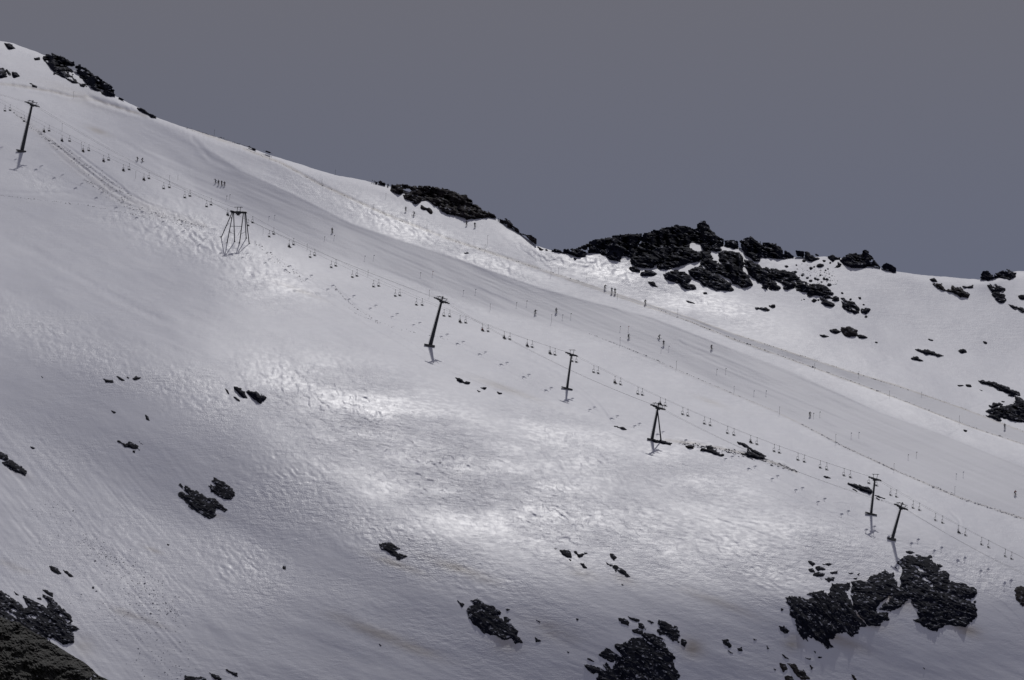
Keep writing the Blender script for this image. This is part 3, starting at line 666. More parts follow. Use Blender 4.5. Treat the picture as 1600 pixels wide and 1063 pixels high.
rock(OUT, [tr([(350, 185), (410, 172), (540, 192), (680, 228), (830, 278), (960, 338), (1080, 398), (1112, 450), (1010, 430), (990, 470), (890, 452), (930, 420), (800, 375), (700, 345), (640, 300), (540, 272), (600, 262), (420, 215)], G8, S8)],
    'curved dark rock rib in the snow near the right edge', 'rock', th=1.8)
rock(OUT, [tr([(1000, 478), (1100, 503), (1180, 543), (1400, 560), (1400, 950), (1150, 932), (930, 917), (820, 880), (770, 838), (720, 855), (790, 910), (750, 922), (640, 882), (480, 830), (600, 815), (560, 780), (480, 742), (600, 690),
    (750, 662), (950, 628), (1040, 608), (980, 570), (1040, 545)], G8, S8)], 'broad dark outcrop at the right edge above the narrow groomed lane', 'rock', pocket=.12, th=2.4)
rock(OUT, [tr([(500, 622), (600, 640), (620, 590), (680, 588), (760, 598), (790, 630), (670, 652), (580, 682)], G8, S8)], 'small jagged rock just above the broad outcrop at the right edge', 'rock')
rock('boulder', [tr([(765, 555), (820, 552), (850, 572), (800, 577)], G8, S8)], 'small flat stone right above the jagged rock near the right edge')
rock('boulder', [tr([(110, 250), (200, 258), (230, 298), (130, 287)], G8, S8)], 'right one of two small stones left of the curved rib')
rock('boulder', [tr([(-40, 265), (20, 255), (60, 268), (0, 280)], G8, S8)], 'left one of two small stones left of the curved rib')
rock('boulder', [tr([(365, 345), (430, 365), (400, 372)], G8, S8)], 'tiny stone under the left end of the curved rib')
rock('boulder', [tr([(130, 85), (150, 60), (160, 85)], (1500, 666), 8)], 'tiny stone under the narrow lane at the right') if False else None
rock('boulder', [[(1506, 672), (1512, 672), (1511, 675), (1507, 674)]], 'small stone in the tracked snow below the narrow groomed lane')
# --- left and middle of the open slope
M4 = (0, 560)
rock('boulder', [tr([(648, 130), (700, 140), (710, 155), (660, 148)], M4, 4)], 'left stone of the row of three on the left slope')
rock('boulder', [tr([(728, 112), (755, 120), (780, 138), (760, 142)], M4, 4)], 'middle stone of the row of three on the left slope')
rock(OUT, [tr([(788, 118), (820, 127), (850, 116), (878, 119), (850, 137), (800, 128)], M4, 4)], 'right and longest stone of the row of three on the left slope', 'rock')
rock('boulder', [tr([(693, 325), (722, 338), (712, 342)], M4, 4)], 'thin little stone between the row of three and the winged rock')
rock('boulder', [tr([(908, 355), (925, 365), (934, 390), (915, 380)], M4, 4)], 'narrow upright stone alone right of the thin little one')
rock('boulder', [tr([(258, 112), (272, 122), (266, 124)], M4, 4)], 'tiny chip of rock high on the far left slope')
rock('boulder', [tr([(190, 552), (220, 562), (205, 565)], M4, 4)], 'tiny chip of rock above the two rocks at the left edge')
rock(OUT, [tr([(738, 516), (790, 540), (812, 522), (850, 540), (875, 573), (820, 563), (780, 550)], M4, 4)], 'winged thin rock in the middle of the dark left slope', 'rock')
rock('boulder', [tr([(870, 520), (895, 540), (880, 535)], M4, 4)], 'chip of rock at the upper right of the winged rock')
rock('boulder', [tr([(830, 575), (845, 578), (842, 590), (830, 586)], M4, 4)], 'chip of rock directly below the winged rock')
rock(OUT, [tr([(-40, 575), (0, 588), (45, 605), (52, 630), (30, 637), (-40, 610)], M4, 4)], 'upper rock of the two touching the left edge', 'rock')
rock(OUT, [tr([(17, 650), (60, 635), (110, 660), (165, 705), (155, 732), (100, 712), (50, 685)], M4, 4)], 'lower lens-shaped rock of the two at the left edge', 'rock')
rock(OUT, [tr([(1113, 790), (1170, 800), (1200, 820), (1260, 850), (1290, 870), (1340, 875), (1375, 910), (1420, 950), (1400, 958), (1350, 935), (1345, 995), (1300, 1000), (1230, 960), (1180, 925), (1160, 890), (1118, 865), (1113, 838),
    (1160, 845), (1180, 855), (1150, 820)], M4, 4)], 'shattered black outcrop split by snow on the lower left slope', 'rock', pocket=.22, strat=38)
rock(OUT, [tr([(1298, 795), (1350, 800), (1330, 765), (1338, 750), (1400, 775), (1455, 820), (1467, 855), (1440, 887), (1390, 875), (1320, 830)], M4, 4)], 'smooth oval outcrop just right of the shattered one', 'rock', strat=38)
H8 = (300, 430)
rock(OUT, [tr([(260, 700), (285, 695), (325, 730), (345, 772), (320, 765), (290, 740)], H8, 4)], 'left one of the two wing-shaped rocks below the brow', 'rock', strat=38)
rock(OUT, [tr([(338, 730), (360, 720), (410, 740), (463, 770), (450, 787), (430, 775), (440, 808), (405, 790), (380, 765)], H8, 4)], 'right one of the two wing-shaped rocks below the brow', 'rock', strat=35)
rock('boulder', [tr([(262, 762), (275, 765), (298, 786), (280, 780)], H8, 4)], 'small sliver under the left wing-shaped rock')
rock('boulder', [tr([(210, 712), (218, 715), (235, 745), (228, 745)], H8, 4)], 'row of chips left of the wing-shaped rocks')
rock(OUT, [tr([(512, 770), (560, 767), (597, 790), (570, 797), (592, 812), (627, 822), (595, 838), (560, 810), (520, 790)], (400, 560), 2.658)], 'hooked black outcrop alone in the glittering middle slope', 'rock', strat=30)
Q4 = (500, 797)
rock(OUT, [tr([(945, 566), (990, 558), (1030, 590), (1080, 600), (1140, 645), (1100, 657), (1150, 690), (1200, 720), (1240, 758), (1232, 780), (1268, 830), (1220, 832), (1190, 800), (1140, 812), (1100, 787), (1030, 772), (980, 732),
    (930, 672), (918, 630), (932, 600), (975, 598)], Q4, 4)], 'big slanting black outcrop at the bottom centre', 'rock', th=3.0, strat=36)
rock('boulder', [tr([(858, 568), (903, 590), (885, 608)], Q4, 4)], 'pointed stone just left of the big slanting outcrop')
rock('boulder', [tr([(1158, 618), (1192, 621), (1170, 630)], Q4, 4)], 'flat chip above the right side of the big slanting outcrop')
rock('boulder', [tr([(1150, 668), (1165, 668), (1190, 685), (1165, 712), (1150, 695)], Q4, 4)], 'small block touching the right side of the big slanting outcrop')
rock('boulder', [tr([(1343, 795), (1382, 820), (1350, 828)], Q4, 4)], 'triangular stone alone right of the big slanting outcrop')
rock('boulder', [tr([(1350, 685), (1375, 700), (1358, 694)], Q4, 4)], 'tiny chip above the triangular stone')
rock('boulder', [tr([(370, 838), (385, 846), (378, 852)], Q4, 4)], 'tiny pebble at the bottom left of the big slanting outcrop')
C4 = (840, 797)
rock(OUT, [tr([(130, 254), (190, 253), (215, 285), (205, 298), (160, 282)], C4, 4)], 'oval black stone in the pair right of centre below the glitter', 'rock')
rock('boulder', [tr([(225, 257), (240, 262), (250, 275), (292, 276), (280, 290), (262, 297), (243, 275)], C4, 4)], 'rough stone just right of the oval black stone')
rock('boulder', [tr([(285, 262), (308, 270), (300, 274)], C4, 4)], 'chip above right of the rough stone')
rock('boulder', [tr([(268, 335), (290, 335), (312, 372), (285, 357)], C4, 4)], 'slanted stone below the rough stone')
rock('boulder', [tr([(195, 308), (210, 312), (205, 320)], C4, 4)], 'chip directly under the oval black stone')
rock('boulder', [tr([(98, 240), (120, 242), (110, 246)], C4, 4)], 'chip left above the oval black stone')
rock('boulder', [tr([(450, 272), (468, 275), (495, 298), (475, 316), (455, 290)], C4, 4)], 'upper stone of the slanting chain right of centre')
rock(OUT, [tr([(452, 343), (490, 347), (530, 370), (577, 415), (560, 418), (520, 392)], C4, 4)], 'long lower rib of the slanting chain right of centre', 'rock', pocket=.1)
rock('boulder', [tr([(428, 325), (450, 343), (436, 340)], C4, 4)], 'left chip of the slanting chain right of centre')
rock('boulder', [tr([(484, 373), (496, 380), (490, 388)], C4, 4)], 'chip under the middle of the slanting chain')
rock('boulder', [tr([(525, 462), (537, 468), (528, 472)], C4, 4)], 'tiny chip below the end of the slanting chain')
rock('boulder', [tr([(242, 678), (253, 680), (252, 690), (243, 689)], C4, 4)], 'round pebble alone above left of the bottom outcrop')
I8 = (900, 930); S9 = 7.994
rock(OUT, [tr([(535, 290), (600, 283), (630, 310), (665, 350), (652, 385), (620, 370), (570, 350), (540, 320)], I8, S9)], 'upper left block above the great bottom outcrop', 'rock')
rock(OUT, [tr([(655, 268), (690, 285), (740, 288), (798, 313), (780, 336), (700, 308), (660, 290)], I8, S9)], 'thin bar of rock right of the upper left block', 'rock')
rock(OUT, [tr([(780, 352), (830, 360), (880, 425), (870, 437), (820, 420), (785, 400)], I8, S9)], 'broken stones under the thin bar of rock', 'rock', pocket=.1)
rock(OUT, [tr([(705, 440), (750, 428), (830, 438), (835, 480), (800, 500), (720, 470)], I8, S9)], 'flat block resting on the top of the great bottom outcrop', 'rock')
rock('boulder', [tr([(893, 318), (930, 320), (970, 345), (940, 362)], I8, S9)], 'small lens-shaped stone above the great bottom outcrop')
rock(OUT, [tr([(1015, 328), (1060, 318), (1110, 335), (1150, 360), (1200, 375), (1270, 415), (1282, 450), (1292, 500), (1270, 565), (1210, 572), (1130, 510), (1090, 480), (1060, 430), (1040, 380)], I8, S9)],
    'smooth slab leaning beside the top right of the great bottom outcrop', 'rock', th=2.4)
rock('boulder', [tr([(1010, 430), (1060, 430), (1110, 490), (1050, 500), (1020, 460)], I8, S9)], 'block tucked under the left of the smooth slab')
rock('boulder', [tr([(1310, 560), (1335, 548), (1368, 560), (1383, 600), (1355, 642), (1305, 600)], I8, S9)], 'round boulder at the lower right of the smooth slab')
rock('boulder', [tr([(1262, 572), (1295, 580), (1300, 600), (1270, 595)], I8, S9)], 'pebble between the smooth slab and the round boulder')
rock('boulder', [tr([(1010, 520), (1060, 525), (1110, 560), (1070, 553)], I8, S9)], 'thin chip beside the ridge of the great bottom outcrop')
rock(OUT, [tr([(110, 880), (150, 868), (220, 880), (300, 905), (352, 935), (385, 950), (345, 870), (380, 845), (420, 900), (450, 930), (500, 830), (480, 780), (520, 750), (590, 790), (560, 740), (500, 665), (480, 622), (560, 605),
    (620, 600), (620, 588), (660, 580), (690, 540), (800, 535), (880, 570), (940, 620), (990, 665), (960, 610), (850, 545), (810, 500), (830, 475), (910, 478), (980, 500), (1110, 600), (1150, 690), (1240, 775), (1205, 820), (1250, 930),
    (1302, 1020), (1270, 1050), (1300, 1250), (240, 1250), (262, 1040), (285, 975), (230, 978), (130, 930)], I8, S9)], 'great black outcrop cut by the bottom edge right of centre', 'cliff', th=4.0, pocket=.07, strat=36)
rock(OUT, [tr([(268, 745), (310, 728), (360, 668), (440, 690), (525, 752), (500, 800), (470, 835), (390, 822), (345, 780)], I8, S9)], 'separate jagged block left of the great bottom outcrop', 'rock')
rock('boulder', [tr([(150, 795), (180, 795), (235, 832), (200, 828)], I8, S9)], 'chips of rock above the left toe of the great bottom outcrop')
J = (1210, 850); SJ = 5.906
rock(OUT, [tr([(105, 500), (150, 480), (195, 498), (215, 492), (240, 480), (280, 517), (360, 492), (305, 465), (360, 445), (380, 455), (450, 430), (460, 460), (510, 460), (520, 400), (530, 370), (640, 367), (700, 352), (690, 410), (662, 460),
    (700, 520), (740, 610), (770, 670), (830, 730), (850, 760), (785, 770), (775, 812), (712, 862), (670, 812), (570, 827), (540, 880), (492, 880), (540, 950), (492, 970), (440, 922), (410, 900), (360, 870), (310, 857), (305, 895),
    (230, 832), (205, 780), (190, 692), (135, 652), (150, 580), (110, 530)], J, SJ)], 'left lobe of the large outcrop below the two right-hand pylons', 'cliff', th=4.0, pocket=.1, strat=52)
rock(OUT, [tr([(715, 352), (790, 345), (860, 350), (880, 300), (960, 280), (1020, 243), (1050, 270), (1100, 280), (1110, 340), (1137, 352), (1130, 390), (1160, 405), (1180, 360), (1240, 345), (1250, 490), (1200, 550), (1130, 600),
    (1060, 620), (965, 600), (1000, 565), (1090, 478), (1050, 485), (960, 560), (930, 625), (1050, 640), (1050, 700), (1000, 720), (960, 760), (870, 750), (830, 715), (775, 640), (735, 580), (710, 480)], J, SJ)],
    'middle lobe of the large outcrop, bitten by a white snow patch', 'cliff', th=3.4, pocket=.12, strat=20)
J2 = (1370, 850)
rock(OUT, [tr([(185, 165), (270, 112), (350, 98), (440, 120), (500, 108), (512, 150), (550, 190), (590, 240), (665, 268), (667, 350), (760, 358), (830, 380), (910, 418), (922, 455), (895, 500), (850, 512), (880, 550), (925, 590),
    (920, 640), (928, 670), (880, 712), (820, 765), (720, 752), (650, 737), (600, 772), (550, 800), (490, 792), (430, 757), (340, 702), (400, 682), (370, 640), (388, 600), (330, 567), (315, 500), (290, 495), (245, 470), (200, 420),
    (232, 350), (212, 310), (242, 260), (225, 210)], J2, SJ)], 'right and highest lobe of the large outcrop, streaked with slanting ledges', 'cliff',
    holes=[tr([(345, 205), (390, 215), (450, 262), (400, 255)], J2, SJ), tr([(365, 290), (440, 310), (520, 362), (450, 340)], J2, SJ), tr([(470, 382), (515, 370), (510, 395)], J2, SJ), tr([(795, 498), (840, 505), (830, 515)], J2, SJ)],
    th=4.2, pocket=.1, strat=18)
for pts, lab in [([(45, 760), (90, 765), (150, 805), (100, 827), (60, 800)], 'teardrop stone left below the large outcrop'), ([(308, 158), (345, 160), (380, 185), (350, 202)], 'topmost little rock above the left lobe of the large outcrop'),
                 ([(445, 188), (500, 182), (540, 186), (500, 197)], 'thin bar of rock high above the left lobe'), ([(378, 215), (420, 206), (470, 235), (400, 248)], 'wedge stone in the cluster above the left lobe'),
                 ([(318, 237), (352, 223), (372, 255), (330, 262)], 'round stone at the left of the cluster above the left lobe'), ([(355, 277), (400, 260), (467, 272), (455, 302), (360, 298)], 'broad flat stone in the cluster above the left lobe'),
                 ([(520, 265), (580, 248), (575, 275), (530, 280)], 'rough stone between the cluster and the middle lobe'), ([(468, 320), (555, 308), (545, 335), (505, 348)], 'long flat stone below the rough one'),
                 ([(60, 595), (80, 597), (78, 617), (62, 615)], 'pebble at the left tip of the large outcrop'), ([(680, 268), (725, 272), (700, 278)], 'thin chip left of the middle lobe top'),
                 ([(765, 280), (788, 268), (782, 288)], 'upright chip left of the middle lobe top'), ([(730, 318), (762, 315), (760, 330)], 'chip just above the middle lobe'),
                 ([(75, 1018), (95, 1030), (130, 1063), (95, 1058)], 'long pointed stone below the teardrop stone'), ([(285, 1050), (330, 1063), (300, 1066)], 'dark sliver near the bottom under the left lobe'),
                 ([(365, 988), (380, 998), (378, 1010)], 'speck of rock under the left lobe'), ([(400, 1040), (435, 1045), (430, 1055), (405, 1052)], 'pair of specks low under the left lobe'), ([(418, 318), (445, 318), (440, 328)], 'chip left of the long flat stone')]:
    rock('boulder', [tr(pts, J, SJ)], lab)
for pts, lab in [([(268, 75), (310, 64), (350, 85), (300, 92)], 'lone flat stone on the snow above the right lobe'), ([(550, 178), (618, 205), (570, 222)], 'pointed flake at the upper right of the right lobe'),
                 ([(895, 530), (915, 525), (918, 545), (900, 548)], 'pebble on the right side of the right lobe'), ([(125, 275), (150, 265), (165, 290), (145, 312), (128, 300)], 'block between the middle and right lobes'), ([(168, 212), (190, 228), (180, 236)], 'chip beside the pylon shadow above the right lobe')]:
    rock('boulder', [tr(pts, J2, SJ)], lab)
L4 = (1200, 797)
for pts, lab in [([(72, 955), (110, 968), (120, 990), (97, 1012), (75, 980)], 'brownish block at the bottom edge under the large outcrop'), ([(123, 958), (170, 965), (192, 1000), (222, 1000), (258, 1057), (205, 1062), (160, 1010)], 'long broken rib at the bottom edge under the large outcrop'),
                 ([(105, 1043), (150, 1035), (165, 1090), (110, 1090)], 'rock cut by the bottom edge under the brownish block'), ([(1543, 490), (1580, 478), (1660, 490), (1660, 600), (1590, 598), (1553, 560)], 'rounded black rock cut by the right edge low down'),
                 ([(522, 1028), (545, 1045), (560, 1070), (540, 1065)], 'thin dark sliver at the bottom edge'), ([(970, 985), (983, 988), (978, 996)], 'tiny pebble alone on the lower right slope'), ([(262, 970), (282, 985), (270, 1000)], 'small chip right of the long broken rib'),
                 ([(35, 990), (50, 995), (45, 1005)], 'pebble left of the brownish block')]:
    rock('rock', [tr(pts, L4, 4)], lab, 'rock', mat=ROCKB)
for pts, lab in [([(1153, 812), (1190, 808), (1213, 852), (1195, 862), (1165, 835)], 'left stone of the pair between the two bottom outcrops'), ([(1248, 866), (1275, 858), (1282, 880), (1255, 884)], 'right stone of the pair between the two bottom outcrops'),
                 ([(1190, 880), (1220, 895), (1205, 895)], 'chip below the left stone of the pair'), ([(1432, 850), (1445, 865), (1438, 868)], 'speck of rock right of the pair'), ([(1350, 808), (1368, 812), (1355, 815)], 'chip above the pair of stones'), ([(185, 885), (200, 888), (192, 893)], 'pebble left of the great bottom outcrop')]:
    rock('boulder', [tr(pts, C4, 4)], lab)
# --- lower left
K9 = (0, 900); S10 = 6.52
rock(OUT, [tr([(240, 198), (290, 222), (370, 270), (430, 300), (480, 320), (500, 290), (430, 188), (480, 205), (540, 235), (600, 300), (660, 355), (710, 400), (742, 462), (722, 490), (800, 545), (742, 570), (752, 680), (650, 702),
    (590, 650), (480, 620), (560, 760), (300, 760), (0, 660), (-300, 560), (-400, 200), (-100, 90), (0, 150), (60, 185), (110, 220), (190, 265), (250, 345), (290, 310), (250, 250)], K9, S10)],
    'large streaky outcrop at the lower left edge', 'cliff', holes=[tr([(45, 345), (90, 365), (160, 405), (150, 415), (90, 390)], K9, S10), tr([(285, 400), (330, 385), (365, 432), (320, 420)], K9, S10), tr([(590, 378), (620, 380), (655, 412), (620, 408)], K9, S10),
    tr([(110, 330), (150, 335), (195, 362), (130, 352)], K9, S10), tr([(490, 430), (550, 470), (510, 455)], K9, S10), tr([(665, 440), (715, 450), (715, 475), (680, 465)], K9, S10)], th=3.4, pocket=.2, strat=38)
rock('boulder', [tr([(432, 143), (480, 152), (535, 180), (537, 213), (480, 182)], K9, S10)], 'flat flake above the large streaky outcrop')
rock('boulder', [tr([(365, 222), (410, 222), (422, 240), (380, 240)], K9, S10)], 'small stone beside the top of the large streaky outcrop')
rock('boulder', [tr([(145, 162), (190, 195), (165, 190)], K9, S10)], 'thin flake near the left edge above the streaky outcrop')
rock('boulder', [tr([(942, 112), (957, 112), (957, 128), (944, 127)], K9, S10)], 'round pebble right of the large streaky outcrop')
N4 = (0, 797)
rock('boulder', [tr([(308, 348), (340, 356), (380, 395), (362, 404), (320, 372)], N4, 4)], 'left one of two lens-shaped stones on the debris slope')
rock('boulder', [tr([(396, 378), (425, 386), (460, 420), (430, 412)], N4, 4)], 'right one of two lens-shaped stones on the debris slope')
rock(OUT, [tr([(1157, 1038), (1200, 1043), (1280, 1048), (1300, 1090), (1150, 1090)], N4, 4)], 'dark ledge at the bottom edge left of centre', 'rock', pocket=.1)
rock(OUT, [tr([(1310, 1018), (1370, 1043), (1395, 1070), (1340, 1058)], N4, 4)], 'slanting blade right of the dark ledge at the bottom edge', 'rock')
rock(OUT, [tr([(1413, 1000), (1480, 1018), (1492, 1048), (1450, 1025)], N4, 4)], 'upper blade of rock above the ledge at the bottom edge', 'rock')
rock('boulder', [tr([(1045, 212), (1058, 217), (1052, 222)], N4, 4)], 'tiny pebble below the shattered outcrop')
rock('boulder', [[(442, 884), (446, 886), (446, 890), (442, 889)]], 'tiny stone at the end of a roll track on the middle slope')
# --- along the track beside the middle pylons
T7o = (1060, 680); ST = 10.67
rock(OUT, [tr([(370, 228), (420, 225), (480, 238), (482, 200), (520, 183), (560, 208), (600, 262), (700, 302), (752, 335), (740, 350), (640, 338), (560, 300), (480, 268), (380, 250)], T7o, ST)], 'dark humped rock ridge beside the track right of the strutted pylon', 'rock', strat=18)
rock(OUT, [tr([(1065, 312), (1140, 295), (1170, 240), (1195, 270), (1230, 278), (1310, 332), (1425, 375), (1400, 397), (1250, 388), (1150, 358), (1130, 322), (1070, 326)], T7o, ST)], 'craggy rock by the track, the rightmost beneath the chairlift', 'rock', strat=18)
rock(OUT, [tr([(988, 118), (1050, 124), (1140, 165), (1240, 235), (1350, 288), (1455, 355), (1330, 330), (1240, 292), (1200, 242), (1100, 182), (1010, 145)], T7o, ST)], 'long thin dark bar of rock lying above the craggy one', 'rock', strat=22, th=1.2)
rock('boulder', [tr([(125, 185), (200, 168), (257, 188), (252, 222), (170, 216)], T7o, ST)], 'small reddish-brown rock beside the track near the strutted pylon', mat=ROCKB)
rock(OUT, [tr([(240, 830), (330, 845), (400, 845), (500, 858), (645, 908), (632, 937), (480, 902), (360, 892), (270, 862)], (1000, 625), 13.28)], 'dark strip of rock at the foot of the strutted pylon', 'rock', th=1.2)
O4 = (1200, 580)
for pts, lab in [([(503, 700), (560, 710), (620, 728), (657, 755), (640, 767), (590, 747), (528, 720)], 'dark rib running behind the tall right-hand pylon'), ([(672, 778), (700, 783), (732, 797), (700, 790)], 'thin sliver right of the tall right-hand pylon'),
                 ([(350, 658), (375, 660), (390, 671), (362, 668)], 'small flat stone at the end of the track bank'), ([(526, 737), (540, 740), (556, 752)], 'chip below the dark rib behind the pylon'), ([(676, 792), (712, 808), (690, 803)], 'second thin sliver right of the tall right-hand pylon')]:
    rock('boulder', [tr(pts, O4, 4)], lab)
P4_ = (640, 430)
for pts, lab in [([(283, 643), (320, 648), (345, 668), (382, 670), (360, 680), (320, 667)], 'longest of the flat stones on the brow below the third pylon'), ([(445, 705), (487, 703), (470, 714)], 'middle flat stone on the brow'),
                 ([(422, 721), (445, 730), (430, 733)], 'small flat stone just below the middle one on the brow'), ([(546, 728), (576, 740), (560, 740)], 'rightmost flat stone on the brow'), ([(1283, 944), (1330, 950), (1357, 967), (1320, 962)], 'black bar of rock left of the strutted pylon')]:
    rock('boulder', [tr(pts, P4_, 4)], lab)

# --- near, dark mossy hillside in the lower left corner
def near_hill():
    top = tr([(-3200, -500), (-1500, 20), (-500, 270), (0, 415), (70, 440), (200, 480), (330, 570), (460, 630), (560, 700), (700, 790), (850, 870), (930, 940), (1000, 1010), (1100, 1063), (1500, 1330), (2600, 2000), (3200, 2600)], K9, S10)
    us = np.concatenate([np.arange(-480, -20, 14.), np.arange(-20, 200, .9), np.arange(200, 480, 10.)]); tv = at_u(top, us) + 1.2 * fbm(us / 12., us * 0, 3, 5)
    n = 260; q = np.linspace(0, 1, n) ** 1.6
    U = np.tile(us, (n, 1)); V = tv[None, :] + q[:, None] * 700
    Y = 1560 - (V - tv) * .19 - .35 * (U - 0) * .2 * .0
    drop = (V - tv)
    Y = Y - 2.2 * fbm(U / 40., V / 26., 5, 71, .6) - .5 * ridged((U + V * .5) / 9., (V - U * .5) / 5., 3, 72) - 10 * (1 - np.exp(-drop / 25.))
    A = pos(U, V, Y)
    back = []
    for k in range(10, 0, -1):
        p = A[0].copy(); s = k * k * 1.2; p[:, 1] += s; p[:, 2] -= s * .75; back.append(p)
    A = np.concatenate([np.array(back), A]); R, C = A.shape[:2]; idx = np.arange(R * C).reshape(R, C)
    Fc = np.stack([idx[:-1, :-1], idx[1:, :-1], idx[1:, 1:], idx[:-1, 1:]], -1).reshape(-1, 4)
    m, nt, b = newmat('mossy_hillside')
    tc = N(nt, 'ShaderNodeTexCoord').outputs['Object']
    c = mixc(nt, ramp(nt, noise(nt, tc, .5, 6), .38, .62), (.004, .004, .003), (.016, .014, .010))
    c = mixc(nt, ramp(nt, noise(nt, tc, .12, 5), .45, .6), c, (.008, .008, .004))
    mp = N(nt, 'ShaderNodeMapping'); nt.links.new(tc, mp.inputs[0]); mp.inputs['Rotation'].default_value = (0, math.radians(-40), 0); mp.inputs['Scale'].default_value = (.35, .4, 1.0)
    c = mixc(nt, ramp(nt, noise(nt, mp.outputs[0], .55, 5, .6), .685, .70), c, (.7, .7, .75))
    nt.links.new(c, b.inputs['Base Color']); b.inputs['Roughness'].default_value = .85
    bp = N(nt, 'ShaderNodeBump'); nt.links.new(noise(nt, tc, 1.4, 5), bp.inputs['Height']); bp.inputs['Distance'].default_value = .5; nt.links.new(bp.outputs[0], b.inputs['Normal'])
    tag(link_mesh('near_hillside', A.reshape(-1, 3), Fc, m, None, False), kind='structure')
near_hill()
# ------------------------------------------------------------------ lifts
STEEL = flat_mat('galvanised_steel', (.045, .047, .055), .6, .2)
DARK = flat_mat('dark_steel', (.022, .023, .028), .6)
ROPE = flat_mat('wire_rope', (.05, .05, .055), .6)
CONC = flat_mat('concrete', (.10, .10, .10), .9)

class MB:
    def __init__(s): s.v = []; s.f = []
    def add(s, V, Fc):
        n = len(s.v); s.v += [tuple(p) for p in V]; s.f += [tuple(n + i for i in f) for f in Fc]; return s
    def box(s, c, d, M=None):
        x, y, z = [k / 2 for k in d]; c = Vector(c)
        V = [c + (M @ Vector(p) if M else Vector(p)) for p in ((-x, -y, -z), (x, -y, -z), (x, y, -z), (-x, y, -z), (-x, -y, z), (x, -y, z), (x, y, z), (-x, y, z))]
        return s.add(V, [(0, 3, 2, 1), (4, 5, 6, 7), (0, 1, 5, 4), (1, 2, 6, 5), (2, 3, 7, 6), (3, 0, 4, 7)])
    def tube(s, pts, r, n=8):
        pts = [Vector(p) for p in pts]; rs = r if isinstance(r, (list, tuple)) else [r] * len(pts)
        rings = []; prev = None
        for i, p in enumerate(pts):
            t = (pts[min(i + 1, len(pts) - 1)] - pts[max(i - 1, 0)]).normalized()
            a = prev or (Vector((0, 0, 1)) if abs(t.z) < .9 else Vector((1, 0, 0)))
            x = t.cross(a).normalized(); y = x.cross(t).normalized(); prev = y
            rings.append([p + rs[i] * (math.cos(k * 2 * math.pi / n) * x + math.sin(k * 2 * math.pi / n) * y) for k in range(n)])
        V = [q for R in rings for q in R]; Fc = []
        for i in range(len(pts) - 1):
            for k in range(n):
                a = i * n + k; b = i * n + (k + 1) % n
                Fc.append((a, b, b + n, a + n))
        Fc.append(tuple(range(n))[::-1]); Fc.append(tuple((len(pts) - 1) * n + k for k in range(n)))
        return s.add(V, Fc)
    def build(s, name, mat, parent=None, smooth=False):
        me = bpy.data.meshes.new(name); me.from_pydata([tuple(p) for p in s.v], [], s.f); me.update()
        for p in me.polygons: p.use_smooth = smooth
        me.materials.append(mat)
        o = bpy.data.objects.new(name, me); COL.objects.link(o)
        if parent: o.parent = parent
        return o

def PY(u, v, Y):
    return Vector(pos(np.array([float(u)]), np.array([float(v)]), np.array([float(Y)]))[0].tolist())

# local frame of a tower head: x runs along the ropes, y across them (away from the viewer), z up the mast
def head_matrix(lean, yaw):
    return Matrix.Rotation(yaw, 3, 'Z') @ Matrix.Rotation(math.radians(lean), 3, 'Y')

SADDLES = {}
def sheave_train(root, c, L, nw, side, M, slope):
    """one battery of rollers on its beam, with the wheels as sub-parts"""
    R = M @ Matrix.Rotation(math.radians(slope), 3, 'Y')
    b = MB(); b.box(c, (L, .16, .20), R)
    b.box(Vector(c) + R @ Vector((0, 0, .26)), (L * .55, .12, .12), R); b.box(Vector(c) + R @ Vector((-L * .2, 0, .13)), (.12, .1, .2), R); b.box(Vector(c) + R @ Vector((L * .2, 0, .13)), (.12, .1, .2), R)
    t = b.build('sheave_train', DARK, root)
    w = MB()
    for k in range(nw):
        p = Vector(c) + R @ Vector(((k + .5) / nw * L * .96 - L * .48, -.16, .05))
        w.tube([p, p + R @ Vector((0, .14, 0))], .24, 10)
    w.build('rollers', STEEL, t)
    return t

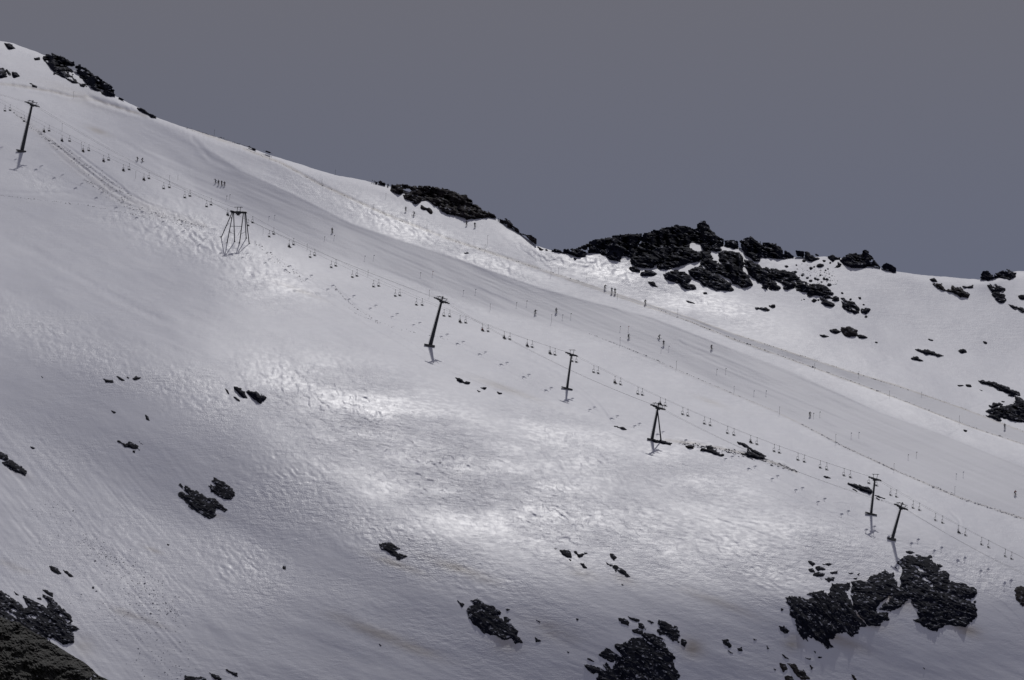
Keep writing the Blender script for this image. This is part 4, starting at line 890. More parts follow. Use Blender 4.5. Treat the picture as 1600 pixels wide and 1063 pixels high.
def tower_b(u, v, hu, hv, label, r0, r1, L=3.5, gauge=3.6, yaw=-38, strut=None):
    """leaning tubular mast carrying two roller batteries and a service gantry"""
    base = P3(u, v); Yb = base.y; top = PY(hu, hv, Yb)
    root = empty('lift_pylon', base); tag(root, label, 'lift pylon', 'tall pylons of the cable lift')
    d = top - base; lean = math.degrees(math.atan2(d.x, d.z)); H = d.length
    MB().tube([d * -.03, d * .1, d * .93], [r0, r0 * .93, r1], 16).build('mast', STEEL, root, True)
    # ladder up the mast
    M0 = Matrix.Rotation(math.radians(lean), 3, 'Y'); l = MB()
    for s in (-.2, .2):
        l.tube([M0 @ Vector((-r0 - .12, s, .8)), M0 @ Vector((-r1 - .12, s, H * .92))], .03, 5)
    for k in range(int(H * 2.2)):
        z = 1 + k * .42
        if z < H * .92: x = -(r0 + (r1 - r0) * z / H) - .12; l.tube([M0 @ Vector((x, -.2, z)), M0 @ Vector((x, .2, z))], .02, 4)
    l.build('ladder', DARK, root)
    yw = math.radians(yaw); M = M0 @ Matrix.Rotation(yw, 3, 'Z'); hc = d * .955
    arm = MB(); arm.box(hc + M @ Vector((0, 0, .05)), (.5, gauge + .5, .42), M); arm.box(hc + M @ Vector((0, 0, -.35)), (.35, gauge * .5, .3), M)
    arm.build('crossarm', DARK, root)
    slope = 9
    for s in (-1, 1):
        c = hc + M @ Vector((0, s * gauge / 2, .12))
        sheave_train(root, c, L, 6, s, M, slope)
    g = MB()
    for s in (-1, 1):
        for x in (-.8, .8):
            g.tube([hc + M @ Vector((x * .6, s * gauge * .3, .1)), hc + M @ Vector((x, s * gauge * .3, 1.15))], .07, 6)
        g.tube([hc + M @ Vector((-1.3, s * gauge * .3, 1.15)), hc + M @ Vector((1.3, s * gauge * .3, 1.15))], .08, 6)
        g.tube([hc + M @ Vector((-.9, s * gauge * .5, .75)), hc + M @ Vector((.9, s * gauge * .5, .75))], .035, 5)
        for x in (-.9, 0, .9): g.tube([hc + M @ Vector((x, s * gauge * .5, .1)), hc + M @ Vector((x, s * gauge * .5, .75))], .035, 5)
    g.tube([hc + M @ Vector((0, -gauge * .45, 1.2)), hc + M @ Vector((0, gauge * .45, 1.2))], .08, 6)
    g.tube([hc + M @ Vector((0, 0, .2)), hc + M @ Vector((0, 0, 1.65))], [.13, .16], 8)
    g.build('service_gantry', DARK, root)
    # footing sunk in a melted-out hollow
    f = MB(); f.tube([Vector((0, 0, -1.8)), Vector((.05, 0, .18)), Vector((.05, 0, .30))], [r0 * 2.4, r0 * 2.3, r0 * 1.7], 10)
    f.box((-.15, -.2, .25), (r0 * 5.2, r0 * 2.6, .28), Matrix.Rotation(math.radians(10), 3, 'Y')); f.build('footing', CONC, root)
    if strut:
        su, sv = strut; foot = P3(su, sv) - base
        MB().tube([foot, hc - M0 @ Vector((0, 0, .6))], [.24, .16], 10).build('strut', STEEL, root, True)
        MB().tube([foot - Vector((0, 0, 1)), foot + Vector((0, 0, .2))], [.6, .5], 10).build('strut_footing', CONC, root)
    return base + hc, M, gauge

def tower_a(u, v, hu, hv, label, r0, r1, L=3.4, gauge=3.2, yaw=-38):
    """slimmer mast with a flat crossarm and a square lifting frame on top"""
    base = P3(u, v); top = PY(hu, hv, base.y); d = top - base
    root = empty('lift_pylon', base); tag(root, label, 'lift pylon', 'pylons of the chairlift')
    lean = math.degrees(math.atan2(d.x, d.z)); H = d.length; M0 = Matrix.Rotation(math.radians(lean), 3, 'Y')
    MB().tube([d * -.03, d * .1, d * .9], [r0, r0 * .9, r1], 14).build('mast', STEEL, root, True)
    l = MB()
    for s in (-.18, .18): l.tube([M0 @ Vector((-r0 - .08, s, .8)), M0 @ Vector((-r1 - .08, s, H * .86))], .025, 5)
    for k in range(int(H * 2.2)):
        z = 1 + k * .42
        if z < H * .86: x = -(r0 + (r1 - r0) * z / H) - .08; l.tube([M0 @ Vector((x, -.18, z)), M0 @ Vector((x, .18, z))], .018, 4)
    l.build('ladder', DARK, root)
    M = M0 @ Matrix.Rotation(math.radians(yaw), 3, 'Z'); hc = d * .885
    a = MB(); a.box(hc, (.45, gauge + .4, .36), M); a.box(hc + M @ Vector((0, 0, -.28)), (1.3, .5, .3), M); a.build('crossarm', DARK, root)
    for s in (-1, 1): sheave_train(root, hc + M @ Vector((0, s * gauge / 2, .06)), L * .8, 4, s, M, 13)
    g = MB()
    for x in (-.75, .75):
        g.tube([hc + M @ Vector((x * .8, 0, .1)), hc + M @ Vector((x, 0, 1.5))], .075, 6)
    g.tube([hc + M @ Vector((-1.1, 0, 1.5)), hc + M @ Vector((1.1, 0, 1.5))], .08, 6)
    for x in (-.95, .95): g.tube([hc + M @ Vector((x, -.5, 1.5)), hc + M @ Vector((x, .5, 1.5))], .06, 6)
    g.build('lifting_frame', DARK, root)
    f = MB(); f.tube([Vector((0, 0, -1.6)), Vector((0, 0, .2))], [r0 * 2.4, r0 * 2.2], 10)
    f.box((.0, -.2, .22), (r0 * 8.5, r0 * 3.2, .22), Matrix.Rotation(math.radians(14), 3, 'Y')); f.build('footing', CONC, root)
    return base + hc, M, gauge

def portal():
    """six-legged portal over the middle of the upper slope"""
    base = P3(368, 384); Y0 = base.y; root = empty('lift_pylon', base)
    tag(root, 'spidery six-legged portal pylon standing on the brow left of centre', 'lift pylon', 'pylons of the chairlift')
    def loc(u, v, dy=0.0): return PY(u, v, Y0 + dy) - base
    def foot(u, v): return P3(u, v) - base
    nL, nR = loc(363, 331.5, -1.0), loc(381.5, 332.5, 1.2)
    for (fu, fv), tp in (((345, 370.5), nL), ((354.3, 380), nL + Vector((.3, -.6, 0))), ((366.7, 377.5), nL + Vector((.4, .6, 0))),
                         ((374, 380), nR + Vector((-.2, -.5, 0))), ((384.8, 372.5), nR + Vector((.2, .6, 0))), ((389.6, 381), nR + Vector((.5, 0, 0)))):
        p = foot(fu, fv); lg = MB().tube([p - Vector((0, 0, .5)), tp], [.17, .15], 8); o = lg.build('leg', STEEL, root, True)
        MB().tube([p - Vector((0, 0, .7)), p + Vector((0, 0, .15))], [.35, .3], 8).build('foot', CONC, o)
    a = MB(); a.tube([nL + Vector((-.5, 0, .15)), nR + Vector((.7, 0, .15))], .22, 8); a.tube([nL + Vector((-.4, 0, -.2)), nR + Vector((.5, 0, -.2))], .14, 8)
    mid = (nL + nR) / 2; a.box(mid + Vector((0, 0, -.1)), (1.7, .8, .9)); a.box(mid + Vector((0, 0, -.75)), (1.0, .6, .5)); a.build('crossarm', DARK, root)
    b = MB()
    b.tube([loc(359, 353.6), loc(378.5, 354)], .08, 6); b.tube([loc(358.6, 357), loc(361, 368)], .05, 5); b.tube([loc(377.5, 357), loc(371.5, 368.5)], .05, 5); b.tube([loc(357, 362), loc(366.2, 366)], .05, 5)
    b.tube([loc(376.5, 366), loc(384.2, 362)], .05, 5); b.tube([loc(352, 356), loc(358, 349)], .05, 5); b.tube([loc(362.5, 340.5), loc(360.5, 341)], .2, 6); b.build('tie_bar', DARK, root)
    g = MB()
    for x in (-.15, .85): g.tube([mid + Vector((x - .3, 0, .2)), mid + Vector((x, 0, 1.9))], .1, 6)
    g.tube([mid + Vector((-1.3, 0, 1.75)), mid + Vector((1.5, 0, 1.7))], .09, 6)
    for x in (-.9, .2, 1.1): g.tube([mid + Vector((x, -.35, 1.75)), mid + Vector((x, .35, 1.75))], .07, 6)
    g.build('lifting_frame', DARK, root)
    M = Matrix.Rotation(math.radians(-38), 3, 'Z')
    sheave_train(root, nL + Vector((0, -.4, .1)), 2.0, 4, -1, M, 14); sheave_train(root, nR + Vector((.1, .4, .1)), 2.4, 4, 1, M, 14)
    return base, nL, nR

HB = [tower_b(34, 237, 51, 160.5, 'tallest leaning pylon, at the upper left with its long shadow on the snow', .70, .36, L=4.0, gauge=4.2),
      tower_b(672, 541, 691, 467.5, 'second leaning pylon, in the centre above the smooth brow', .66, .32, L=3.7, gauge=4.0),
      tower_b(1018.5, 688, 1028.5, 635, 'short leaning pylon propped by a second thin strut beside the rocky track', .50, .30, L=2.9, gauge=4.2, strut=(1033, 690)),
      tower_b(1394, 843, 1408.5, 791, 'lowest leaning pylon at the lower right, above the large outcrop', .50, .28, L=3.0, gauge=3.4)]
HA = [tower_a(886, 608, 894, 547.5, 'upright slim pylon with a square frame on top, right of centre', .42, .22),
      tower_a(1361, 804, 1368, 742, 'upright slim pylon with a square frame on top, at the right', .42, .22)]
pbase, pL, pR = portal()

def sag_points(a, b, sag, n=24):
    return [a.lerp(b, k / n) - Vector((0, 0, sag * 4 * (k / n) * (1 - k / n))) for k in range(n + 1)]

def rope_ends(head, s):
    c, M, g = head; return c + M @ Vector((0, s * g / 2, .36))
def rope(name, knots, sags, label, group, r=.017):
    pts = []
    for i in range(len(knots) - 1):
        seg = sag_points(knots[i], knots[i + 1], sags[i]); pts += seg if i == 0 else seg[1:]
    o = MB().tube(pts, r, 6).build(name, ROPE, None, True); tag(o, label, 'cable', group); return pts

def edge_pt(u, v):
    g = P3(u, v + 70); return PY(u, v, g.y)
ropesA = {}; ropesB = {}
for s, nm in ((-1, 'near'), (1, 'far')):
    kn = [edge_pt(-190 + (6 if s > 0 else 0), 46), pbase + (pL if s < 0 else pR) + Vector((0, s * .4, .42))] + [rope_ends(h, s) for h in HA] + [edge_pt(1745 + (8 if s > 0 else 0), 937 + (4 if s > 0 else 0))]
    ropesA[s] = (kn, [4.2, 3.3, 2.6, 1.6])
    rope('chairlift_cable', kn, ropesA[s][1], ('nearer' if s < 0 else 'farther') + ' hauling cable of the chairlift, from which ' + ('the left chair of each pair' if s < 0 else 'the right chair of each pair') + ' hangs', 'cables of the chairlift')
    kb = [edge_pt(-330, 8 + (4 if s > 0 else 0))] + [rope_ends(h, s) for h in HB] + [edge_pt(1760, 960 + (4 if s > 0 else 0))]
    rope('lift_cable', kb, [3, 4.5, 2.2, 2.4, 2.4], ('nearer' if s < 0 else 'farther') + ' bare cable strung between the leaning pylons', 'cables between the leaning pylons', .019)

# ------------------------------------------------------------------ chairs
def make_chair():
    r = empty('lift_chair'); h = MB()
    h.box((0, 0, -.02), (.30, .10, .14)); h.tube([(0, 0, 0), (0, 0, -.35), (0, .02, -1.0)], .045, 6); h.build('hanger', DARK, r)
    f = MB()
    for s in (-1, 1):
        f.tube([(-.34 * .2, .0, -1.0), (-.2, s * .40, -1.15), (-.26, s * .42, -1.75), (-.22, s * .42, -2.25), (.36, s * .42, -2.32)], .035, 6)
        f.tube([(-.24, s * .42, -1.95), (.30, s * .42, -1.92)], .03, 5)
    f.tube([(-.2, -.4, -1.15), (-.2, .4, -1.15)], .035, 6); f.tube([(.34, -.42, -2.32), (.34, .42, -2.32)], .03, 5); f.build('chair_frame', DARK, r)
    b = MB(); b.box((.06, 0, -2.27), (.56, .84, .09)); b.build('seat', DARK, r)
    b = MB(); b.box((-.25, 0, -1.93), (.06, .80, .34), Matrix.Rotation(math.radians(-8), 3, 'Y')); b.build('backrest', DARK, r)
    return r
CH0 = make_chair(); ch_used = False
def copy_tree(o, parent=None):
    c = o.copy(); COL.objects.link(c); c.parent = parent
    for k in list(o.children): copy_tree(k, c)
    return c
CHL = [8, 38, 69, 97, 130, 162, 193, 225, 256, 289, 323, 356, 388, 421, 452, 485, 518, 551, 584, 618, 651, 694, 719, 754, 788, 824, 859.5, 894.5, 928, 961, 997, 1032, 1067, 1101, 1137, 1173, 1210, 1247, 1282, 1319, 1358, 1392, 1427, 1462, 1498, 1534, 1571]
CHR = [16, None, 77, 109, 139, 170, 202, 233, 265, 297, 330, None, 395, 428, 459, 492, 525, 558, 592, 625, 660, 703, 728, 763, 797, 832, 867.5, 901, 935, 970, 1004, 1040, 1075, 1110, 1147, 1183, 1218, 1257, 1292, 1329, 1370, 1401, 1437, 1473, 1509, 1545, 1581]
OCC = {69, 97, 130, 162, 193, 225, 356, 452, 719, 754, 788, 824, 859.5, 961, 1032, 1173, 1498}
def proj(p):
    y = p.y * CG + p.z * SG; b = (-p.y * SG + p.z * CG) / y
    return CU + F * p.x / y, CV - F * b
def on_rope(s, u):
    kn, sg = ropesA[s]
    for i in range(len(kn) - 1):
        a, b = proj(kn[i])[0], proj(kn[i + 1])[0]
        if a <= u <= b:
            lo, hi = 0., 1.
            for _ in range(30):
                t = (lo + hi) / 2; p = kn[i].lerp(kn[i + 1], t) - Vector((0, 0, sg[i] * 4 * t * (1 - t)))
                if proj(p)[0] < u: lo = t
                else: hi = t
            return p, i, kn[i + 1] - kn[i]
ORD = ['first', 'second', 'third', 'fourth', 'fifth', 'sixth', 'seventh', 'eighth', 'ninth', 'tenth', 'eleventh', 'twelfth', 'thirteenth', 'fourteenth', 'fifteenth', 'sixteenth', 'seventeenth']
SPAN = ['above the portal pylon', 'below the portal pylon', 'below the middle slim pylon', 'below the right slim pylon']
SEATED = []
for s, lst in ((-1, CHL), (1, CHR)):
    cnt = {}
    for u in lst:
        if u is None: continue
        p, i, d = on_rope(s, u); cnt[i] = cnt.get(i, 0) + 1
        if not ch_used: c = CH0; ch_used = True
        else: c = copy_tree(CH0)
        occ = s < 0 and u in OCC
        c.location = p; c.rotation_euler = (0, 0, math.atan2(d.y, d.x) + (math.pi if s < 0 else 0) * 0)
        tag(c, '%s chair on the %s cable, %s %s' % ('occupied' if occ else 'empty', 'nearer' if s < 0 else 'farther', ORD[cnt[i] - 1], SPAN[i]), 'lift chair', 'chairs hanging on the chairlift')
        if occ: SEATED.append((c, cnt[i], i))
# ------------------------------------------------------------------ people
def skin(name, pts, edges, radii, mat, sub=1, root=0):
    me = bpy.data.meshes.new(name + '_rig'); me.from_pydata([tuple(p) for p in pts], edges, []); me.update()
    o = bpy.data.objects.new(name + '_rig', me); COL.objects.link(o)
    md = o.modifiers.new('skin', 'SKIN'); md.use_smooth_shade = True
    me.skin_vertices or None
    for i, r in enumerate(radii):
        me.skin_vertices[0].data[i].radius = (r, r) if not isinstance(r, tuple) else r
        me.skin_vertices[0].data[i].use_root = (i == root)
    ms = o.modifiers.new('sub', 'SUBSURF'); ms.levels = sub; ms.render_levels = sub
    dg = bpy.context.evaluated_depsgraph_get(); dg.update()
    m2 = bpy.data.meshes.new_from_object(o.evaluated_get(dg)); m2.name = name
    m2.materials.clear(); m2.materials.append(mat)
    bpy.data.objects.remove(o); bpy.data.meshes.remove(me)
    return m2
def put(mesh, name, parent):
    o = bpy.data.objects.new(name, mesh); COL.objects.link(o); o.parent = parent; return o
SKIN_M = flat_mat('skin', (.30, .19, .14), .6)
CLOTH = {k: flat_mat('cloth_' + k, c, .85) for k, c in {'black': (.015, .015, .02), 'navy': (.02, .03, .08), 'red': (.28, .03, .03), 'grey': (.10, .10, .11), 'teal': (.02, .09, .10), 'brown': (.08, .05, .035), 'purple': (.07, .03, .08)}.items()}
# each pose: pelvis, chest, neck, head, and per side shoulder/elbow/hand, hip/knee/ankle/toe  (x forward, y left, z up)
def limbs(pel, ch, nk, hd, arms, legs):
    return dict(pel=pel, ch=ch, nk=nk, hd=hd, arms=arms, legs=legs)
POSES = {
 'stand': limbs((0, 0, .93), (.02, 0, 1.33), (.04, 0, 1.50), (.07, 0, 1.66),
    [((.02, .20, 1.42), (.10, .32, 1.18), (.32, .36, 1.05)), ((.02, -.20, 1.42), (.10, -.32, 1.18), (.32, -.36, 1.05))],
    [((0, .10, .90), (.06, .12, .50), (0, .13, .10), (.18, .13, .04)), ((0, -.10, .90), (.06, -.12, .50), (0, -.13, .10), (.18, -.13, .04))]),
 'glide': limbs((-.10, 0, .78), (.12, 0, 1.13), (.22, 0, 1.27), (.30, 0, 1.40),
    [((.14, .20, 1.22), (.18, .36, 1.00), (.46, .38, .98)), ((.14, -.20, 1.22), (.18, -.36, 1.00), (.46, -.38, .98))],
    [((-.10, .11, .76), (.20, .14, .48), (0, .14, .10), (.18, .14, .04)), ((-.10, -.11, .76), (.20, -.14, .48), (0, -.14, .10), (.18, -.14, .04))]),
 'turn': limbs((-.06, .14, .76), (.14, .26, 1.12), (.22, .24, 1.26), (.29, .22, 1.40),
    [((.14, .46, 1.18), (.22, .66, 1.05), (.42, .74, 1.15)), ((.14, .06, 1.22), (.24, -.16, 1.10), (.44, -.34, 1.12))],
    [((-.06, .25, .72), (.24, .30, .44), (.02, .13, .10), (.20, .13, .04)), ((-.06, .03, .78), (.20, -.02, .46), (.02, -.17, .10), (.20, -.17, .04))]),
 'sit': limbs((0, 0, .12), (-.05, 0, .52), (-.04, 0, .70), (0, 0, .86),
    [((-.05, .20, .62), (.02, .28, .36), (.26, .22, .24)), ((-.05, -.20, .62), (.02, -.28, .36), (.26, -.22, .24))],
    [((.05, .10, .10), (.46, .13, .12), (.50, .13, -.32), (.66, .14, -.38)), ((.05, -.10, .10), (.46, -.13, .12), (.50, -.13, -.32), (.66, -.14, -.38))]),
}
MCACHE = {}
def person_meshes(pose, jc, tc):
    key = (pose, jc, tc)
    if key in MCACHE: return MCACHE[key]
    P = POSES[pose]; pts = [P['pel'], P['ch'], P['nk'], P['hd']]; ed = [(0, 1), (1, 2), (2, 3)]; rad = [.12, .13, .055, .09]
    hx = Vector(P['hd']); up = (hx - Vector(P['nk'])).normalized(); pts.append(tuple(hx + up * .12)); ed.append((3, 4)); rad.append(.075)
    pts.append(tuple(hx + Vector((.09, 0, 0)))); ed.append((3, 5)); rad.append(.035)          # face: nose and brow
    for a in P['arms']:
        n = len(pts); pts += list(a); ed += [(1, n), (n, n + 1), (n + 1, n + 2)]; rad += [.065, .05, .038]
        d = (Vector(a[2]) - Vector(a[1])).normalized()
        for k, (dy, ln) in enumerate(((-.03, .075), (-.01, .09), (.012, .085), (.03, .065))):   # fingers
            pts.append(tuple(Vector(a[2]) + d * ln + Vector((0, dy, -.03)))); ed.append((n + 2, len(pts) - 1)); rad.append(.009)
        pts.append(tuple(Vector(a[2]) + d * .04 + Vector((0, .045, .01)))); ed.append((n + 2, len(pts) - 1)); rad.append(.01)
    for a in P['legs']:
        n = len(pts); pts += list(a); ed += [(0, n), (n, n + 1), (n + 1, n + 2), (n + 2, n + 3)]; rad += [.095, .07, .05, .045]
    body = skin('body', pts, ed, rad, SKIN_M)
    jp = [P['pel'], P['ch'], tuple(Vector(P['ch']).lerp(Vector(P['nk']), .6))]; je = [(0, 1), (1, 2)]; jr = [.165, .185, .09]
    for a in P['arms']:
        n = len(jp); jp += [a[0], a[1], tuple(Vector(a[1]).lerp(Vector(a[2]), .85))]; je += [(1, n), (n, n + 1), (n + 1, n + 2)]; jr += [.10, .08, .062]
    jacket = skin('jacket', jp, je, jr, CLOTH[jc])
    tp = [P['pel']]; te = []; trr = [.16]
    for a in P['legs']:
        n = len(tp); tp += [a[0], a[1], tuple(Vector(a[1]).lerp(Vector(a[2]), .9))]; te += [(0, n), (n, n + 1), (n + 1, n + 2)]; trr += [.125, .10, .085]
    trousers = skin('trousers', tp, te, trr, CLOTH[tc])
    helmet = skin('helmet', [tuple(hx + up * .03), tuple(hx + up * .10), tuple(hx + up * .10 + Vector((-.03, 0, 0)))], [(0, 1), (1, 2)], [.115, .115, .10], CLOTH['black'])
    boots = []
    for a in P['legs']:
        boots.append(skin('boot', [tuple(Vector(a[1]).lerp(Vector(a[2]), .7)), a[2], a[3]], [(0, 1), (1, 2)], [.075, .075, .065], CLOTH['black'], root=1))
    MCACHE[key] = (body, jacket, trousers, helmet, boots); return MCACHE[key]
def ski_mesh(a):
    b = MB(); x = a[2][0]; y = a[2][1]; z = -.015
    pr = [(-.75, z), (-.7, z - .0), (.70, z), (.84, z + .05), (.93, z + .14)]
    for i in range(len(pr) - 1):
        (x0, z0), (x1, z1) = pr[i], pr[i + 1]; w = .055 if i < 3 else .035
        b.add([(x + x0, y - w, z0), (x + x1, y - w, z1), (x + x1, y + w, z1), (x + x0, y + w, z0), (x + x0, y - w, z0 + .025), (x + x1, y - w, z1 + .025), (x + x1, y + w, z1 + .025), (x + x0, y + w, z0 + .025)],
              [(0, 3, 2, 1), (4, 5, 6, 7), (0, 1, 5, 4), (1, 2, 6, 5), (2, 3, 7, 6), (3, 0, 4, 7)])
    return b
def make_person(loc, rz, pose, jc, tc, label, group, tilt=0.0, s=1.0, skis=True):
    r = empty('person', loc); r.rotation_euler = (tilt, 0, rz); r.scale = (s, s, s); tag(r, label, 'person', group)
    body, jk, trs, hel, boots = person_meshes(pose, jc, tc)
    put(body, 'body', r); put(jk, 'jacket', r); put(trs, 'trousers', r); put(hel, 'helmet', r)
    for b in boots: put(b, 'boot', r)
    if skis:
        for a in POSES[pose]['legs']:
            b = ski_mesh(a); o = b.build('ski', CLOTH['black'], r)
            if pose == 'sit': o.location = (0, 0, a[2][2] - .05)
        if pose != 'sit':
            for a in POSES[pose]['arms']:
                h = Vector(a[2]); tip = Vector((h.x - .75, h.y * 1.15, h.z - .72)) if pose != 'stand' else Vector((h.x + .05, h.y * 1.1, .02))
                m = MB().tube([h + (h - tip).normalized() * .12, tip], .014, 5); m.tube([h + (h - tip).normalized() * .14, h - (h - tip).normalized() * .02], .022, 6); m.tube([tip + (h - tip).normalized() * .08, tip + (h - tip).normalized() * .1], .05, 8)
                m.build('ski_pole', DARK, r)
    return r
DN = math.radians(-25)
SK = [ # u, v of the feet, heading (deg), pose, jacket, trousers, label
 (215, 251.5, 200, 'turn', 'black', 'black', 'left skier of the pair high on the upper left piste'), (222, 253, -30, 'glide', 'navy', 'brown', 'right skier of the pair high on the upper left piste, stooping'),
 (337.5, 286, 150, 'turn', 'grey', 'navy', 'leftmost and highest skier of the group of four on the upper piste'), (341.5, 289, -90, 'stand', 'black', 'black', 'second skier from the left in the group of four, dark jacket'),
 (346.3, 290, -60, 'stand', 'black', 'brown', 'third skier from the left in the group of four'), (351, 290.5, -100, 'glide', 'black', 'purple', 'rightmost skier of the group of four on the upper piste'),
 (519, 364, -80, 'stand', 'black', 'black', 'lone upright skier in the middle of the upper main piste'), (634, 331, -90, 'stand', 'grey', 'grey', 'pale-clad skier standing below the left end of the rounded skyline cliff'),
 (647, 337, -150, 'turn', 'navy', 'black', 'skier leaning into a turn below the rounded skyline cliff'), (729, 353, -90, 'stand', 'black', 'black', 'left one of two standing skiers below the right end of the rounded cliff'),
 (742, 355.5, -80, 'stand', 'black', 'navy', 'right one of two standing skiers below the right end of the rounded cliff'), (835.5, 491, -60, 'turn', 'black', 'grey', 'skier with arms spread, right of the central leaning pylon'),
 (869, 488.5, -70, 'glide', 'navy', 'black', 'narrow dark skier on the main piste above the cables, centre'), (944.5, 452, -60, 'turn', 'black', 'black', 'highest skier on the narrow lane under the massif'),
 (956, 457.5, -90, 'stand', 'navy', 'black', 'left skier of the close pair at the start of the narrow lane'), (961, 458.5, -80, 'stand', 'black', 'brown', 'right skier of the close pair at the start of the narrow lane'),
 (1008, 475.5, -60, 'glide', 'black', 'grey', 'lone skier where the narrow lane begins to widen'), (982, 529, -60, 'glide', 'grey', 'black', 'left skier of the three spread across the middle of the main piste'),
 (1030, 529.5, 20, 'turn', 'black', 'black', 'middle skier of the three on the main piste, leaning back'), (1037, 540, -90, 'stand', 'black', 'grey', 'right skier of the three on the main piste, arms out'),
 (1111.5, 546, -60, 'glide', 'navy', 'brown', 'lone dark skier on the right part of the main piste'), (1570, 670.5, -90, 'stand', 'black', 'navy', 'lone skier on the narrow lane at the right edge'),
 (1586, 774, -60, 'glide', 'red', 'brown', 'skier in a red jacket at the lower right edge of the main piste'), (1265.5, 651, -80, 'glide', 'black', 'black', 'small crouching skier low on the main piste by a pole'),
 (451, 467, 0, '', '', '', '')]
for (u, v, hd, pose, jc, tc, lab) in SK:
    if not pose: continue
    make_person(P3(u, v) + Vector((0, -.05, .02)), math.radians(hd), pose, jc, tc, lab, 'skiers on the pistes', s=1.0)
cols = ['black', 'navy', 'brown', 'purple', 'grey', 'black', 'teal', 'navy', 'black', 'red', 'black', 'navy', 'grey', 'brown', 'black', 'black', 'navy']
for k, (c, n, i) in enumerate(SEATED):
    d = c.rotation_euler.z; R = Matrix.Rotation(d, 3, 'Z')
    make_person(c.location + R @ Vector((-.02, 0, -2.16)), d, 'sit', cols[k % len(cols)], 'black', 'person on skis riding the %s chair of the nearer cable %s' % (ORD[n - 1], SPAN[i]), 'people riding the chairlift')

# ------------------------------------------------------------------ poles on the pistes
def pole_kind(name, h, r, mat, flag=None, fm=None):
    o = empty(name); MB().tube([(0, 0, -.2), (0, 0, h)], r, 6).build('shaft', mat, o)
    if flag:
        m = MB(); m.box((flag[0] / 2 + r, 0, h - flag[1] / 2 - .03), (flag[0], .02, flag[1])); m.build('flag', fm, o)
    return o
PD = flat_mat('pole_dark', (.05, .05, .06), .6); PR = flat_mat('pole_red', (.35, .05, .04), .6); PG = flat_mat('pole_green', (.04, .14, .06), .6); PBl = flat_mat('pole_blue', (.03, .05, .16), .6)
GL = [(420, 344, 429, 342), (354, 312, 359, 310), (507, 376, 522, 374), (570, 406, 584, 405), (657, 432, 676, 430), (724, 460, 743, 458), (807, 479, 823, 476), (879, 498, 892, 496), (969, 516, 982, 516), (1033, 549, 1045, 547), (1120, 583, 1134, 582), (1178, 617, 1197, 617),
      (1271, 652, 1281, 650), (1330, 683, 1342, 682), (1419, 717, 1432, 713), (1494, 747, 1505, 744)]
gates = [pole_kind('gate_pole', 1.35, .035, m, (.24, .24), m) for m in (PBl, PG, PR, PD)]; gu = set()
def use(k, p):
    if k in gu: c = copy_tree(gates[k])
    else: c = gates[k]; gu.add(k)
    c.location = p; return c
for i, (a, b, c_, d_) in enumerate(sorted(GL)):
    for side, (x, y) in (('left', (a, b)), ('right', (c_, d_))):
        kd = 2 if i in (4, 8) and side == 'right' else (1 if i in (7, 12) and side == 'right' else (0 if i % 2 else 3))
        o = use(kd, P3(x, y)); tag(o, '%s gate pole of the %s pair counted down the main piste' % (side, ORD[i]), 'pole', 'gate poles on the main piste')
tall = [pole_kind('marker_pole', 1.9, .038, PD, (.14, .12), PD)]; tu = [False]
def usetall(p, sc):
    c = copy_tree(tall[0]) if tu[0] else tall[0]; tu[0] = True; c.location = p; c.scale = (1, 1, sc); return c
ED = [('along the lower edge of the main piste', [(766, 484, 1.0), (862, 503, 1.3), (969, 538, 1.2), (1057, 576, 1.3), (1147, 613, 1.0), (1218, 647, 1.2), (1306, 691, 1.3), (1397, 735, 1.1), (1492, 770, 1.0)]),
      ('along the rope line above the main piste', [(421, 249, .8), (503, 290, 1.1), (584, 327, .9), (667, 360, 1.0), (758, 392, 1.1), (861, 430, 1.1), (917, 434, .8), (965, 466, .8), (873, 425, .8)]),
      ('beside the narrow groomed lane', [(1059, 489, .7), (1273, 576, .9), (1342, 587, .7), (1390, 620, 1.0), (1440, 619, .7), (1499, 660, 1.1)]),
      ('on or under the skyline ridge', [(335, 211, 1.0), (524, 273, .9), (115, 154, 1.4), (762, 381, 1.5), (603, 309, .8)]),
      ('under the chairlift on the upper slope', [(97, 205, 1.5), (127, 234, 1.4), (212, 279, 1.3), (278, 281, .8), (265, 281, .8), (411, 366, 1.0), (480, 390, 1.0), (575, 431, 1.0), (671, 464, 1.2)])]
for nm, L in ED:
    for k, (x, y, sc) in enumerate(sorted(L)):
        o = usetall(P3(x, y), sc); tag(o, '%s marker pole from the left %s' % (ORD[k], nm), 'pole', 'marker poles')

